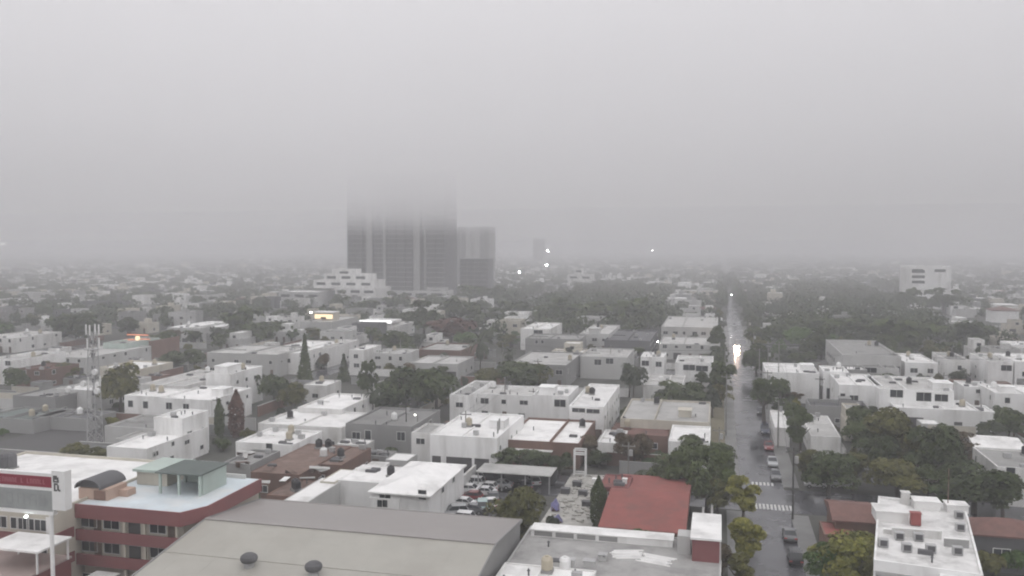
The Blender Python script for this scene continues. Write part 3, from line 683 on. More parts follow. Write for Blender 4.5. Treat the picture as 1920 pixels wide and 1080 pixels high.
    m = MB(); m.box(-1.5, 2.4, 1.6, 4.9, h + .03 - 2.5, 11.8); m.box(2.42, 3.6, 3.4, 4.9, h + .03, 11.3); m.build('wall', M['peach'], s)
    m = MB(); m.box(.6, 2.1, 1.53, 1.62, 10.55, 11.6); m.build('doorway', M['brick'], s)
    m = MB(); n = 10
    for i in range(n):
        t0, t1 = math.pi * i / n, math.pi * (i + 1) / n; xa, za = .0 - 1.75 * math.cos(t0), 11.82 + 1.1 * math.sin(t0); xb, zb = .0 - 1.75 * math.cos(t1), 11.82 + 1.1 * math.sin(t1)
        m.face([(xa, 1.2, za), (xb, 1.2, zb), (xb, 5.6, zb), (xa, 5.6, za)][::-1]); xa2, za2, xb2, zb2 = .0 - 1.6 * math.cos(t0), 11.82 + .95 * math.sin(t0), .0 - 1.6 * math.cos(t1), 11.82 + .95 * math.sin(t1)
        m.face([(xa2, 1.2, za2), (xb2, 1.2, zb2), (xb2, 5.6, zb2), (xa2, 5.6, za2)]); m.face([(xa, 1.2, za), (xa2, 1.2, za2), (xb2, 1.2, zb2), (xb, 1.2, zb)][::-1]); m.face([(.0, 1.9, 11.82), (xb2, 1.9, zb2), (xa2, 1.9, za2)])
    m.build('vaulted_hood', M['dgrey'], s)
    s = empty('roof_slab', (x0, yf, 0)); s.name = 'plant_room'; tag(s, 'low cream plant room with pale slab roof behind the stair tower', 'plant room')
    m = MB(); m.box(1.2, 5.4, Dp - 5.5, Dp - .3, h + .04, 12.2); m.build('wall', M['cream'], s)
    m = MB(); m.box(.9, 5.7, Dp - 5.9, Dp - .1, 12.2, 12.5); m.build('roof', M['mint'], s)
    # the wing that comes forward
    wx1, wy0 = x0 - .25, yf - 4.0; wx0 = wx1 - 24; wh = 10.5
    s = empty('motel_wing', (wx1, wy0, 0)); tag(s, 'motel wing with white roof and row of dark windows behind the sign', 'motel')
    m = MB(); shell(m, -24, 0, 0, 22, 0, wh, .3); m.build('wall', M['cream'], s)
    m = MB(); slab(m, -24, 0, 0, 22, wh); m.build('roof', M['rwhite'], s)
    for z in (7.0, 4.2):
        m = MB(); m.box(-24, .12, -.14, -.002, z, z + 1.15); m.box(.002, .14, -.002, 3.2, z, z + 1.15); m.build('maroon_band', M['red'], s)
    for z in (9.2, 6.3):
        for i, px in enumerate((2, 27, 43, 58, 76)):
            p = on_plane_y(px, 975, wy0); o = add_window(s, 'f', p.x - wx1, z, 1.5 if i % 2 == 0 else .9, 1.2, 0, 0)
    m = MB(); m.box(-.6, .1, -.1, -.02, 8.3, 10.2); m.build('corner_pier', M['white'], s)
    BOX.append((wx0, wx1, wy0, wy0 + 22))
    for px, py, nm, lb in ((8, 868, 'black', 'dark tank on the motel wing roof, the one at the picture edge'), (22, 866, 'grey', 'dark tank on the motel wing roof, the one nearer the vault')):
        q = P(px, py + 12, wh); t_ = empty('roof_tank', (q.x, q.y, wh)); tag(t_, lb, 'tank'); m = MB(); m.lathe([(.6,.2),(.65,.3),(.65,1.7),(.4,2.0)], n=14); m.build('tank', M['dgrey'], t_); m = MB(); m.box(-.6,.6,-.6,.6,0,.2); m.build('plinth', M['concrete'], t_)
    # annex with terrace and the white canopy standing on it
    s = empty('annex', (wx1, wy0, 0)); tag(s, 'low pinkish terrace annex in front of the motel wing', 'annex')
    tx1 = P(92, 1062, 6.2).x - wx1
    m = MB(); m.box(-24, tx1, -13, -.16, 0, 6.0); m.build('wall', M['red'], s)
    m = MB(); m.box(-24.1, tx1 + .15, -13.2, -.16, 6.0, 6.2); m.build('roof', mat('pinkish_terrace', (.36,.29,.27), .7, .12, .4, (.25,.2,.19), .5, .3), s)
    c = empty('terrace_canopy', (wx1, wy0, 6.2)); tag(c, 'white flat canopy on thin posts standing on pinkish annex terrace', 'canopy')
    cy0 = P(60, 1034, 8.6).y - wy0; cy1 = min(-.3, P(40, 997, 8.6).y - wy0); cx1 = P(82, 1030, 8.6).x - wx1; cx0 = P(2, 1010, 8.6).x - wx1
    m = MB(); m.box(cx0, cx1, cy0, cy1, 2.2, 2.4); m.build('roof', M['rwhite'], c)
    for x, y in ((cx0 + .2, cy0 + .2), (cx1 - .3, cy0 + .2), (cx1 - .3, cy1 - .3), (cx0 + .2, cy1 - .3)):
        m = MB(); m.box(x - .08, x + .08, y - .08, y + .08, 0.0, 2.2); m.build('post', M['paint_w'], c)
    # the big sign in front, on its white pole
    Y = wy0 - 6.5
    def sp(px, py): q = on_plane_y(px, py, Y); return q.x, q.z
    s = empty('sign_board', (0, Y, 0)); tag(s, 'big white sign with red banner, grey panel and dark emblem on white pole', 'sign')
    xr, zt = sp(122, 884); xm, zb = sp(100, 963); _, zt2 = sp(60, 886); xl = xr - 20; _, zbr = sp(110, 958)
    m = MB(); m.box(xl, xm, .06, .5, zb, zt2); m.build('board', M['paint_w'], s)
    m = MB(); m.box(xm + .01, xr, -.12, .8, zbr + .1, zt); m.build('end_panel', M['paint_w'], s)
    _, rb0 = sp(60, 912); _, rt0 = sp(60, 892)
    m = MB(); m.box(xl, xm - .12, .02, .075, rb0, rt0); bn = m.build('red_banner', mat('banner_red', (.24,.03,.05), .5, .1, .8), s)
    m = MB(); r = random.Random(3); x = xm - 7.5     # weathered lettering, illegible in the photo: pale strokes of letter height
    for wd in (2, 6, 1, 6):
        for i in range(wd):
            hgt = (rt0 - rb0); z0 = rb0 + hgt * .28; z1 = rb0 + hgt * .7; k = r.randrange(4)
            m.box(x, x + .06, -.003, .022, z0, z1)
            if k != 1: m.box(x + .06, x + .2, -.003, .022, z1 - .06, z1)
            if k in (0, 2): m.box(x + .06, x + .2, -.003, .022, (z0 + z1) / 2 - .03, (z0 + z1) / 2 + .03)
            if k in (1, 2): m.box(x + .06, x + .2, -.003, .022, z0, z0 + .06)
            if k in (0, 3): m.box(x + .2, x + .26, -.003, .022, z0, z1)
            x += .38
        x += .35
    m.build('lettering', mat('faded_pink_lettering', (.38,.15,.17), .6, .1, 1), s)
    _, gt = sp(60, 918); _, gb = sp(60, 956); m = MB(); m.box(xl, xm - .1, .0, .08, gb, gt); m.build('grey_panel', mat('weathered_grey_panel', (.3,.315,.31), .6, .12, .5, (.2,.21,.21), .6, .8), s)
    m = MB(); r = random.Random(9); x = xm - .9
    while x > xl + .5:
        wdt = r.uniform(.5, .9); z0 = gb + .45; z1 = gt - .45
        m.box(x - wdt, x - wdt + .1, -.006, .0, z0, z1); m.box(x - wdt + .1, x, -.006, .0, z1 - .1, z1)
        if r.random() < .6: m.box(x - .1, x, -.006, .0, z0, z1 - .1)
        x -= wdt + r.uniform(.3, .8)
    m.build('faint_lettering', mat('faded_grey_lettering', (.255,.265,.262), .6, .1, 1), s)
    m = MB(); ex0, ez1 = sp(101, 891); ex1, ez0 = sp(114, 921); dx, dz = ex1 - ex0, ez1 - ez0   # the two stacked dark signs on the end panel
    for (u0, u1, v0, v1) in ((0,.62,.9,1),(0,.24,.56,.9),(.24,.85,.74,.9),(.62,.9,.56,.74),(.24,.62,.56,.66),(.1,.34,.0,.52),(.34,.72,.4,.52),(.62,.88,.06,.4),(.3,.6,0,.1),(.8,1.1,0,.12)):
        m.box(ex0 + u0 * dx, ex0 + u1 * dx, -.15, -.122, ez0 + v0 * dz, ez0 + v1 * dz)
    m.build('emblem', mat('dark_grey_emblem', (.09,.085,.085), .6, .1, 1), s)
    px_, _ = sp(92, 1000); m = MB(); m.tube((px_, .35, 0), (px_, .35, zb), .2, .2, 12); m.build('pole', M['paint_w'], s)
    m = MB(); m.box(xl, xm - .02, -.02, .6, zb - .22, zb - .002); m.build('lower_rail', M['paint_w'], s)
    lx, lz = sp(54, 964); l = empty('sign_lamp', (lx, Y - .35, lz - .1)); tag(l, 'small lit white lamp under the lower edge of sign', 'lamp')
    m = MB(); m.lathe([(.05,-.16),(.16,-.1),(.17,0),(.08,.1)], n=10); m.build('bulb', emit('sign_lamp_glow', (.9,1,.97), 6), l); m = MB(); m.box(-.04,.04,-.04,.34,.09,.16); m.build('bracket', M['paint_w'], l)
    # forecourt
    m = MB(); fx0, fx1 = P(100, 1070, 0).x, P(262, 1070, 0).x; m.face([(x0 - .2, yf - 14, .02), (x1 + 3, yf - 14, .02), (x1 + 3, yf + .4, .02), (x0 - .2, yf + .4, .02)]); tag(m.build('forecourt', mat('maroon_forecourt', (.12,.05,.048), .7, .2, .6, (.05,.045,.04), .8, .35)), kind='structure')
    s = empty('entrance_canopy', (x0, yf, 0)); tag(s, 'white strip canopy over the motel ground floor entrance', 'canopy')
    p0 = on_plane_y(170, 1040, yf - 1.5).x - x0; p1 = on_plane_y(214, 1040, yf - 1.5).x - x0
    m = MB(); m.box(p0, p1, -2.6, -.6, 3.05, 3.25); m.box(p0, p1, -2.62, -2.6, 2.8, 3.25); m.build('roof', M['white'], s)
    for a in (p0 + .1, p1 - .1): m = MB(); m.box(a - .06, a + .06, -2.5, -2.38, 0, 3.05); m.build('post', M['frame_d'], s)
motel()
p = P(118, 1092, 0); palm(p.x, p.y - 1, 3.2, 'small spiky palm in the forecourt beside the sign pole', 2.2)
p = P(255, 1055, 0); car(p.x, p.y - 3, R(95), 'sedan', 'white', 'white car parked at the motel entrance by the tan shed')
p = P(205, 1075, 0); car(p.x - 2, p.y - 1, R(80), 'sedan', 'black', 'black car parked in the dark motel forecourt')

# ------------------------------------------------------------------ houses drawn from the photograph
f = 'f'
B = lambda *a: ('@',) + a
HQ('white wall building with tall back block behind the motel', 200, 841, 275, 800, 4.6, 'white2', 'rwhite', wins=[('r',290,853,.6,.6),('r',302,862,.6,.6),('r',324,832,.7,.7)])
HQ('plain tall white block with blank front behind the motel roof', 288, 786, 342, 770, 7.4, 'white2', 'rwhite', register=True)
p = P(430, 905, 4.2)
HQ('rusty tin roofed workshop with patched sheets beside the motel', 470, 885, 560, 832, 4.2, 'brick', 'rrust', par=.05)
HQ('low brown roofed lean-to beside the rusty workshop', 500, 928, 572, 900, 3.4, 'brick', 'rrust', par=.05)
HQ('rust brown shed roof with pale sheets near the green canopy tree', 566, 868, 640, 836, 4.0, 'brick', 'rrust', par=.05)
HQ('grey walled yard room with pale roof behind motel shelter', 416, 872, 470, 846, 4.0, 'grey', 'rgrey')
HQ('narrow white lean-to roof between rusty sheds and tan shed', 532, 938, 578, 896, 4.2, 'pale', 'rwhite', par=.03)
HQ('cream lean-to continuing the narrow white roof towards the hip roof', 600, 903, 628, 880, 4.4, 'cream', 'rwhite', par=.05)
x0,x1,y0,y1 = quad(696, 921, 804, 866, 5.4)
house('white hip roof house of two storeys behind the tan shed', x0, x1, y0, y1, 5.4, 'white2', 'rwhite', kind='hip', rise=1.3, wins=[('f',792,928,1.1,1.3),('f',722,934,1.6,1.1),('r',830,916,1.0,1.1),('r',850,897,1.0,1.1)], fr='frame_w')
x0b,x1b,y0b,y1b = quad(622, 908, 690, 868, 4.4)
house('white low roof joined to the hip roof house, with roof debris', x0b, x0 - .1, y0b + 2, y1, 4.4, 'white2', 'rwhite', par=.1)
HQ('low cream porch block in front of the hip roof house', 692, 938, 748, 926, 4.2, 'white2', 'rwhite', wins=[('f',712,944,.7,1.0),('f',722,944,.7,1.0)])
a = P(797, 956, 2.8); b = P(886, 872, 2.8)
s = empty('boundary_wall', (a.x, a.y, 0)); tag(s, 'long pale boundary wall between hip roof house and car park', 'wall'); m = MB(); m.box(0, .3, 0, b.y - a.y, 0, 2.8); m.build('wall', M['pale'], s); m = MB(); m.box(-.05, .35, -.05, b.y - a.y, 2.8, 2.9); m.build('coping', M['rdirty'], s)
WX = a.x
HQ('modern white house with three dark garage openings', 806, 819, 932, 776, 6.2, 'white2', 'rwhite', wins=[('r',933,801,.7,2.0),('r',936,795,.7,1.8)], doors=[('f',5.3,4.6,2.9,'opening'),('f',1.2,1.6,2.9,'opening'),('f',9.4,2.6,2.9,'opening')], hut=(8.4,11.0,9,13,1.4))
HQ('plain white side block joined to the garage fronted house', 771, 815, 806, 797, 5.4, 'white', 'rgrey')
HQ('white flat roofed house with brown front and several vents', 945, 828, 1086, 786, 4.2, 'brick', 'rwhite', awning=(1,9,3.0,1.2), auto=5)
HQ('gabled white house with wide window band above brown garage', 1067, 764, 1132, 722, 6.6, 'white2', 'rwhite', wins=[('f',1085,769,2.6,.8),('f',1112,771,2.6,.8)], doors=[('f',2.2,3.0,2.4,'brown_door'),('f',5.4,2.6,2.4,'brown_door')])
HQ('tall white block with one barred window beside the gabled house', 998, 743, 1066, 724, 7.0, 'white2', 'rwhite', wins=[('f',1050,756,2.4,1.5)], hut=(1.0,4.4,2,6,1.6))
HQ('beige flat roofed house with brown yard roof by the street', 1163, 788, 1330, 750, 5.0, 'cream', 'rdirty', wins=[B('f',14,3.6,1.6,1.0)], hut=(11,13.5,6,9,1.3))
HQ('brown roofed yard room below the beige flat roof', 1143, 813, 1252, 793, 3.6, 'brick', 'rtile', par=.1)
HQ('bright white flat roof on the street corner by round tree', 1253, 831, 1331, 800, 4.4, 'white2', 'rwhite')
HQ('small square white roof behind the round dark tree', 1121, 833, 1165, 809, 3.6, 'white', 'rwhite')
HQ('white box house with slanting grey roof beside big dark trees', 843, 743, 880, 716, 6.2, 'white2', 'rgrey')
HQ('long white house with high parapets behind garage fronted house', 893, 741, 998, 724, 5.6, 'white2', 'rdirty', auto=3)
HQ('wide grey house with three dark doorways by the utility pole', 648, 797, 772, 766, 5.0, 'grey', 'rgrey', wins=[('f',668,818,1.6,1.6),('f',690,816,1.2,1.8),('f',752,818,1.6,1.6)], auto=None)
HQ('cream flat roof with rounded front behind the yellow-green tree', 558, 767, 640, 740, 5.2, 'white', 'rwhite', wins=[('f',585,778,.8,.8),('f',572,778,.6,.6)])
HQ('broad pale roof in front of the cream rounded roof', 484, 797, 640, 770, 4.5, 'white', 'rwhite')
HQ('low white walled yard house with round opening behind rusty roofs', 442, 832, 548, 806, 4.0, 'white2', 'rwhite', wins=[('f',505,838,1.2,1.2)])
HQ('small white cube house in front of the spire tree', 570, 724, 612, 714, 4.0, 'white', 'rwhite')
HQ('white cube with shallow roof near the slim conifer', 690, 726, 722, 717, 4.5, 'white', 'rwhite')
HQ('long white house with dark window band behind the spire tree', 483, 662, 560, 640, 6.2, 'white', 'rwhite', wins=[B('f',3,4.2,4,1.2),B('f',9,4.2,4,1.2),B('f',4,1.5,2,1.4)])
HQ('white roofed house right behind the spire tree', 577, 654, 613, 638, 6.0, 'white', 'rdirty', auto=11)
HQ('small white house right of the slim conifer', 655, 658, 682, 648, 6.0, 'white', 'rwhite', auto=12)
HQ('pale front house with grey side behind the dark tree pair', 700, 664, 760, 655, 5.5, 'pale', 'rdirty', auto=13)
HQ('long pale roof beside the palm', 768, 682, 858, 668, 4.2, 'pale', 'rdirty', auto=14)
HQ('pair of pale roofs over reddish walls left of the palm', 783, 657, 864, 644, 4.5, 'brick', 'rdirty', auto=15)
HQ('grey house with white roof edge and dark yard side', 955, 684, 1062, 660, 6.0, 'grey', 'rdirty', auto=16)
HQ('white upper house with one square window above grey wall', 976, 618, 1030, 606, 7.6, 'white', 'rwhite', wins=[('f',1009,624,3.4,2.0)])
HQ('long grey flat house with two small windows', 985, 636, 1086, 627, 6.0, 'grey', 'rgrey', wins=[('f',1006,641,1.0,1.2),('f',1017,641,1.0,1.2)])
HQ('pale house with stepped parapet right of the long grey house', 1087, 627, 1142, 610, 6.2, 'pale', 'rdirty', auto=17, hut=(3,7,2,6,2))
HQ('dark roofed hall with white roof edge', 1133, 640, 1219, 620, 5.0, 'dgrey', 'rdark', par=.6)
HQ('pale house with two paired windows and arched yard side', 1088, 670, 1176, 654, 6.2, 'pale', 'rdirty', wins=[('f',1121,679,2.0,1.6),('f',1143,677,2.2,1.6)])
HQ('white house with black squares of window left of street trees', 1201, 671, 1245, 662, 7.0, 'white2', 'rwhite', wins=[('f',1210,681,2.0,1.4),('f',1235,683,1.6,1.4)])
HQ('white house with two wide dark windows by the street', 1266, 682, 1337, 668, 6.2, 'white2', 'rdirty', wins=[('f',1292,689,3.2,1.5),('f',1316,691,3.2,1.5)])
HQ('low pale yard roof in front of white square window house', 1206, 724, 1280, 704, 3.6, 'white', 'rdirty')
HQ('pale two storey house behind the lit street lamp', 1240, 614, 1346, 594, 6.4, 'pale', 'rdirty', auto=18)
HQ('pale long house beside the street near the lit lamp', 1236, 646, 1350, 632, 5.0, 'pale', 'rdirty', auto=19)
# left side
HQ('pale house with small square window behind the lattice mast', 104, 732, 172, 706, 5.0, 'pale', 'rwhite', wins=[('f',141,747,1.1,1.1)])
HQ('grey house with wide dark opening left of the mast', 24, 744, 104, 724, 4.4, 'grey', 'rgrey', doors=[('f',7.5,6.0,2.4,'opening')])
HQ('white row house with two round dark windows', 233, 744, 302, 730, 5.5, 'white2', 'rwhite', wins=[('f',245,757,1.2,1.4),('f',273,759,1.2,1.5)])
HQ('white row house with brown lintels over two dark windows', 298, 749, 396, 726, 5.8, 'white2', 'rwhite', wins=[('f',317,761,1.4,1.4),('f',349,763,1.4,1.3)], hut=(9,12,6,10,1.6))
HQ('wide pale roof house between olive tree and white row', 262, 723, 346, 696, 4.6, 'white', 'rdirty')
HQ('tall white block with rows of small openings', 386, 703, 432, 687, 8.4, 'white2', 'rwhite', wins=[B('r',3,6.5,.9,.8),B('r',7,6.5,.9,.8),B('r',11,6.4,.9,.8),B('r',4,3.4,.9,.9)], hut=(1,4.6,2,8,1.8))
HQ('long pale building left of the spire tree', 388, 663, 520, 648, 6.4, 'pale', 'rdirty', auto=21)
HQ('low cream roof in front of the red neon shop', 185, 691, 264, 678, 4.0, 'cream', 'rwhite')
HQ('wide pale roof house behind brown red yard', 72, 670, 160, 648, 5.0, 'pale', 'rdirty', auto=22)
HQ('white corner house with one black window', -30, 676, 27, 660, 6.6, 'white2', 'rdirty', wins=[('f',15,681,1.8,1.3)])
HQ('dull reddish house beside the white corner house', 30, 694, 84, 682, 5.0, 'brick', 'rtile', auto=23)
HQ('pale flat house at the picture edge above white corner house', -40, 634, 26, 622, 5.0, 'white', 'rdirty', auto=24)
HQ('greenish grey shed at the edge of the dark yard', -40, 785, 62, 765, 2.6, 'grey', 'rgreen')
HQ('dark roofed yard sheds left of the mast foot', 66, 781, 166, 767, 2.6, 'grey', 'rdark', par=.15)
HQ('grey roofed block with low walls behind white wall building', 196, 802, 306, 780, 3.8, 'pale', 'rgrey')
HQ('pale concrete roof before the low grey block', 216, 826, 300, 805, 3.4, 'pale', 'rdirty')
HQ('white pitched shed, left one of the twin sheds', 313, 614, 354, 602, 5.0, 'pale', 'rwhite', par=.03)
HQ('white pitched shed, right one of the twin sheds', 360, 614, 404, 602, 5.0, 'pale', 'rwhite', par=.03)
# right side of the street
HQ('big white house with long roof at the street corner', 1436, 700, 1537, 682, 7.2, 'white2', 'rwhite', wins=[B('l',5,5,.9,.9),B('l',9,5,.9,.9)], hut=(9,12,6,10,1.5))
HQ('tall narrow white house with dark stair window', 1544, 699, 1592, 688, 7.8, 'white2', 'rwhite', wins=[('f',1564,717,1.8,2.4),('f',1558,738,2.0,2.6)])
HQ('white house with two small windows above dark garages', 1573, 724, 1655, 702, 7.2, 'white2', 'rwhite', wins=[('f',1580,745,1.0,1.8),('f',1601,748,1.8,1.6)], doors=[('f',4,5,2.4,'opening')])
HQ('long white street house with three dark upper windows', 1648, 732, 1789, 706, 7.2, 'white2', 'rdirty', wins=[('f',1681,738,2.6,1.6),('f',1732,744,3.0,1.9),('f',1765,746,2.6,1.5)], hut=(12,16,4,9,1.4))
HQ('white ground floor front with garage before long street house', 1678, 767, 1838, 748, 4.2, 'white2', 'rwhite', doors=[('f',3.2,5.0,2.6,'opening'),('f',12.5,1.6,2.0,'frame_d')])
HQ('small white garden room beside the garage front', 1822, 774, 1866, 762, 4.0, 'white2', 'rwhite')
HQ('low white house with pipes behind the garden room', 1808, 728, 1862, 716, 5.0, 'white2', 'rwhite', auto=31)
HQ('white terraced house with roof boxes beside low white house', 1866, 740, 1960, 722, 5.6, 'white2', 'rwhite', auto=32, hut=(2,5,3,6,1.3))
HQ('grey modern house with white framed flat roof', 1580, 670, 1690, 640, 7.6, 'pale', 'rgrey', par=.7, fr='frame_d', wins=[B('f',9,4.6,12,1.6)])  # the wide dark window band stands in for the shade of a front recess
HQ('lower grey front block of the framed modern house', 1613, 692, 1686, 677, 5.4, 'pale', 'rgrey', wins=[('f',1632,694,3.2,1.4)])
HQ('white house with slanting porch right of the grey modern house', 1697, 682, 1758, 664, 6.2, 'white2', 'rwhite', auto=33)
HQ('grey roofed house with white edges left of white gable front', 1776, 677, 1820, 662, 6.2, 'white', 'rgrey', auto=34)
HQ('pale front house with one dark window and yard below', 1853, 680, 1900, 664, 7.2, 'white2', 'rdirty', wins=[('f',1887,690,2.6,1.5)])
HQ('bright white house at the picture edge beside pale front house', 1903, 680, 1980, 664, 7.4, 'white2', 'rwhite', auto=35)
HQ('small white gatehouse front on the street pavement', 1453, 805, 1481, 772, 3.4, 'white', 'rwhite', wins=[B('l',3,1.8,.9,.9),B('l',6,1.8,.9,.9)])
HQ('patched pale roof behind the street trees', 1520, 818, 1577, 778, 4.0, 'white', 'rdirty', par=.1)
HQ('bright white pitched roof at the edge behind the tree group', 1838, 846, 1928, 815, 5.0, 'white', 'rwhite', kind='gable', gable='x', rise=1.2)
HQ('grey slab roofed house with white walls at the edge', 1870, 880, 1990, 842, 5.6, 'white', 'rgrey', wins=[('f',1895,884,1.2,1.2)])
HQ('brown tile roof beside the cluttered white roof', 1566, 974, 1644, 938, 4.6, 'brick', 'rtile', kind='gable', gable='x', rise=1.0)
HQ('low reddish sealed roof behind the yellow street tree', 1545, 1003, 1606, 978, 3.4, 'brick', 'rred', par=.1)
HQ('brown red roof with white eaves at the edge beside cluttered roof', 1828, 1000, 1960, 972, 4.6, 'dgrey', 'rtile', kind='hip', rise=1.3, wins=[B('f',3,2.2,1.8,1.4),B('f',7,2.2,1.8,1.4)])
# the cluttered white roof and its lower front
TURN = R(-10.5)
c0, c1, c2 = P(1638, 1054, 6.6), P(1835, 1068, 6.6), P(1651, 934, 6.6)
Wc, Dc = (c1 - c0).length, (c2 - c0).length
def turned(root, dx, dy): root.rotation_euler.z = TURN; q = Vector((dx, dy, 0)); q.rotate(Matrix.Rotation(TURN, 3, 'Z')); root.location = (c0.x + q.x, c0.y + q.y, root.location.z)
R1 = house('large white flat roof crowded with tanks, walls and pipes', 500, 500 + Wc, 0, Dc, 6.6, 'white2', 'rstain2', par=.28, auto=36, register=False); turned(R1, 0, 0); TANKSPOTS.pop()
o = house('lower white roof slab in front of the cluttered roof', 500, 500 + Wc - 1.5, 0, 9, 6.35, 'white2', 'rstain2', par=.1, register=False); turned(o, 6.2, -9.05); TANKSPOTS.pop()
o = house('grey roofed low corner in front of the cluttered roof', 500, 506.1, 0, 8, 5.4, 'pale', 'rgrey', par=.35, register=False); turned(o, 0, -8.05); TANKSPOTS.pop()
BOX.append((c0.x - 1, c0.x + Wc + 6, c0.y - 14, c0.y + Dc))
def fixture(name, label, cat, base, parts, group=None):
    o = empty(name, base); tag(o, label, cat, group)
    for nm, mm, bx in parts:
        m = MB()
        for q in bx: m.box(*q)
        m.build(nm, M[mm], o)
    return o
zr = 6.6
q = lambda px, py: P(px, py, zr)
p = q(1716, 985); fixture('water_heater_housing', 'red boxed heater against pale wall on the cluttered white roof', 'heater', (p.x, p.y, zr), [('cabinet','redplastic',[(-.55,.55,-.4,.4,.1,1.5)]),('lid','redplastic',[(-.62,.62,-.46,.46,1.5,1.58)]),('foot','frame_d',[(-.5,.5,-.3,.3,0,.1)])])
for (px, py, w_, d_, h_, lb) in ((1668,972,3.6,3.2,1.2,'low square white stair room on the cluttered roof'), (1735,952,3.0,2.2,1.0,'white block with sloping top at the back of cluttered roof'), (1792,958,2.4,2.0,.9,'pale box room at the back corner of cluttered roof'), (1697,945,.9,.9,1.5,'slim white chimney on the cluttered roof')):
    p = q(px, py); fixture('roof_room', lb, 'roof room', (p.x, p.y, zr), [('wall','white',[(-w_/2,w_/2,-d_/2,d_/2,0,h_)]),('cap','rwhite',[(-w_/2-.1,w_/2+.1,-d_/2-.1,d_/2+.1,h_,h_+.12)])])
for i, (px, py) in enumerate(((1686,1012),(1722,1014),(1656,1025),(1700,1034),(1745,1036),(1800,995),(1798,972),(1795,1040))):
    p = q(px, py); ps = ['first', 'second']; fixture('air_conditioner', unique_label('boxy grey air conditioner on the cluttered white roof', px, py) if i == 0 else f"grey air conditioner on the cluttered roof, {['', 'middle of the front row', 'at its street side edge', 'next to the front parapet', 'beside the front wall bend', 'by the far long wall', 'in the back corner', 'at the front corner'][i]}", 'air conditioner', (p.x, p.y, zr), [('casing','steel',[(-.5,.5,-.35,.35,.08,.9)]),('fan_guard','frame_d',[(-.36,.36,-.37,-.35,.2,.8)]),('foot','frame_d',[(-.45,.45,-.3,.3,0,.08)])], 'air conditioners on the roofs')
for i, (pa, pb) in enumerate((((1672,1004),(1765,1011)), ((1656,1000),(1700,996)), ((1770,1024),(1818,1030)))):
    a, b = q(*pa), q(*pb); o = empty('roof_upstand', (a.x, a.y, zr)); tag(o, ['long low white dividing wall across the cluttered roof', 'short white pipe wall near the street side of cluttered roof', 'grey stained upstand at the front of cluttered roof'][i], 'low wall'); m = MB(); L_ = b.x - a.x; m.box(0, L_, -.15, .15, 0, .9 if i != 1 else .5); m.build('wall', M['white' if i < 2 else 'grey'], o); m = MB(); m.box(-.05, L_ + .05, -.2, .2, (.9 if i != 1 else .5), (.98 if i != 1 else .58)); m.build('coping', M['rwhite'], o)
p = q(1777, 958); o = empty('mast_pole', (p.x, p.y, zr)); tag(o, 'thin rusty pole standing at the back of the cluttered roof', 'pole'); m = MB(); m.tube((0,0,0),(0,0,5.4),.07,.05,8); m.build('pole', M['rrust'], o); m = MB(); m.box(-.2,.2,-.2,.2,0,.1); m.build('foot', M['concrete'], o)
# the long weathered building in the middle at the bottom
x0, x1, y1_, _ = quad(985, 1003, 1352, 990, 6.4)
yb_ = P(1150, 1000, 6.4).y
house('long grey weathered roof building between the trees and the street', x0, x1, 74, yb_, 6.4, 'pale', 'rstain', par=.15, auto=None)
p0 = P(1000, 998, 6.4); p1 = P(1262, 1020, 6.4)
o = empty('roof_monitor', (p0.x, p0.y - 1.3, 6.4)); tag(o, 'long pale parapet box with dark panels along the weathered roof', 'roof monitor'); L_ = p1.x - p0.x
m = MB(); m.box(0, L_, 0, 2.2, 0, .75); m.build('wall', M['white'], o); m = MB(); m.box(-.1, L_ + .1, -.1, 2.3, .75, .85); m.build('cap', M['rwhite'], o)
for i in range(4): m = MB(); a = .4 + i * L_ * .155; m.box(a, a + L_ * .13, -.03, .01, .12, .66); m.build('panel', M['rgrey'], o)
p = P(1294, 1008, 9.0); pr_ = solve_x(1353, p.y, 9.0)
o = empty('roof_room', (p.x, p.y, 6.4)); tag(o, 'maroon stair block with white slab top beside the street', 'roof room'); W_ = pr_ - p.x
m = MB(); m.box(.2, W_ - .2, .3, 8.0, 0, 2.4); m.build('wall', M['red'], o); m = MB(); m.box(0, W_, 0, 8.6, 2.4, 2.62); m.build('roof', M['rwhite'], o); m = MB(); m.box(-1.4, -.02, 2.0, 4.2, 0, 2.0); m.build('side_block', M['pale'], o)
x0b = P(948, 1072, 5.9).x
house('bright white front roof below the weathered roof', x0b, x0b + 9.5, 66, solve_y(1056, x0b, 6.9), 6.9, 'white', 'rwhite', par=.12, register=False)
for i, (px, py, w_) in enumerate(((1045,1062,.9),(1070,1060,.8),(1105,1062,1.1),(1130,1050,.8))):
    p = P(px, py, 6.9 if px < 1120 else 6.4); fixture('roof_vent', ['small square dark vent on the white front roof', 'grey hooded vent in the middle of the front roof', 'wide pale vent near the end of the front roof', 'round pale vent box on the weathered roof'][i], 'vent', (p.x, p.y, p.z), [('box','pale',[(-w_/2,w_/2,-.4,.4,0,.6)]),('hood','frame_d' if i == 0 else 'steel',[(-w_/2-.08,w_/2+.08,-.48,.48,.6,.7)])], 'vents on the weathered roof')
for i, (px, py, n) in enumerate(((1175,1040,'tarpaulin'),(1230,1050,'tarpaulin'))):
    p = P(px, py, 6.4); o = empty('plank_stack', (p.x, p.y, 6.4), .25 * (1 - 2 * i)); tag(o, ['loose pale planks lying on the weathered roof middle', 'bleached boards lying near the maroon stair block'][i], 'planks'); m = MB(); r = random.Random(i)
    for k in range(9): y = -1.2 + k * .27; m.box(-1.6 + r.uniform(-.4,.4), 1.6 + r.uniform(-.4,.4), y, y + .18, .0, .06 + .03 * (k % 3))
    m.build('planks', M['rwhite'], o)
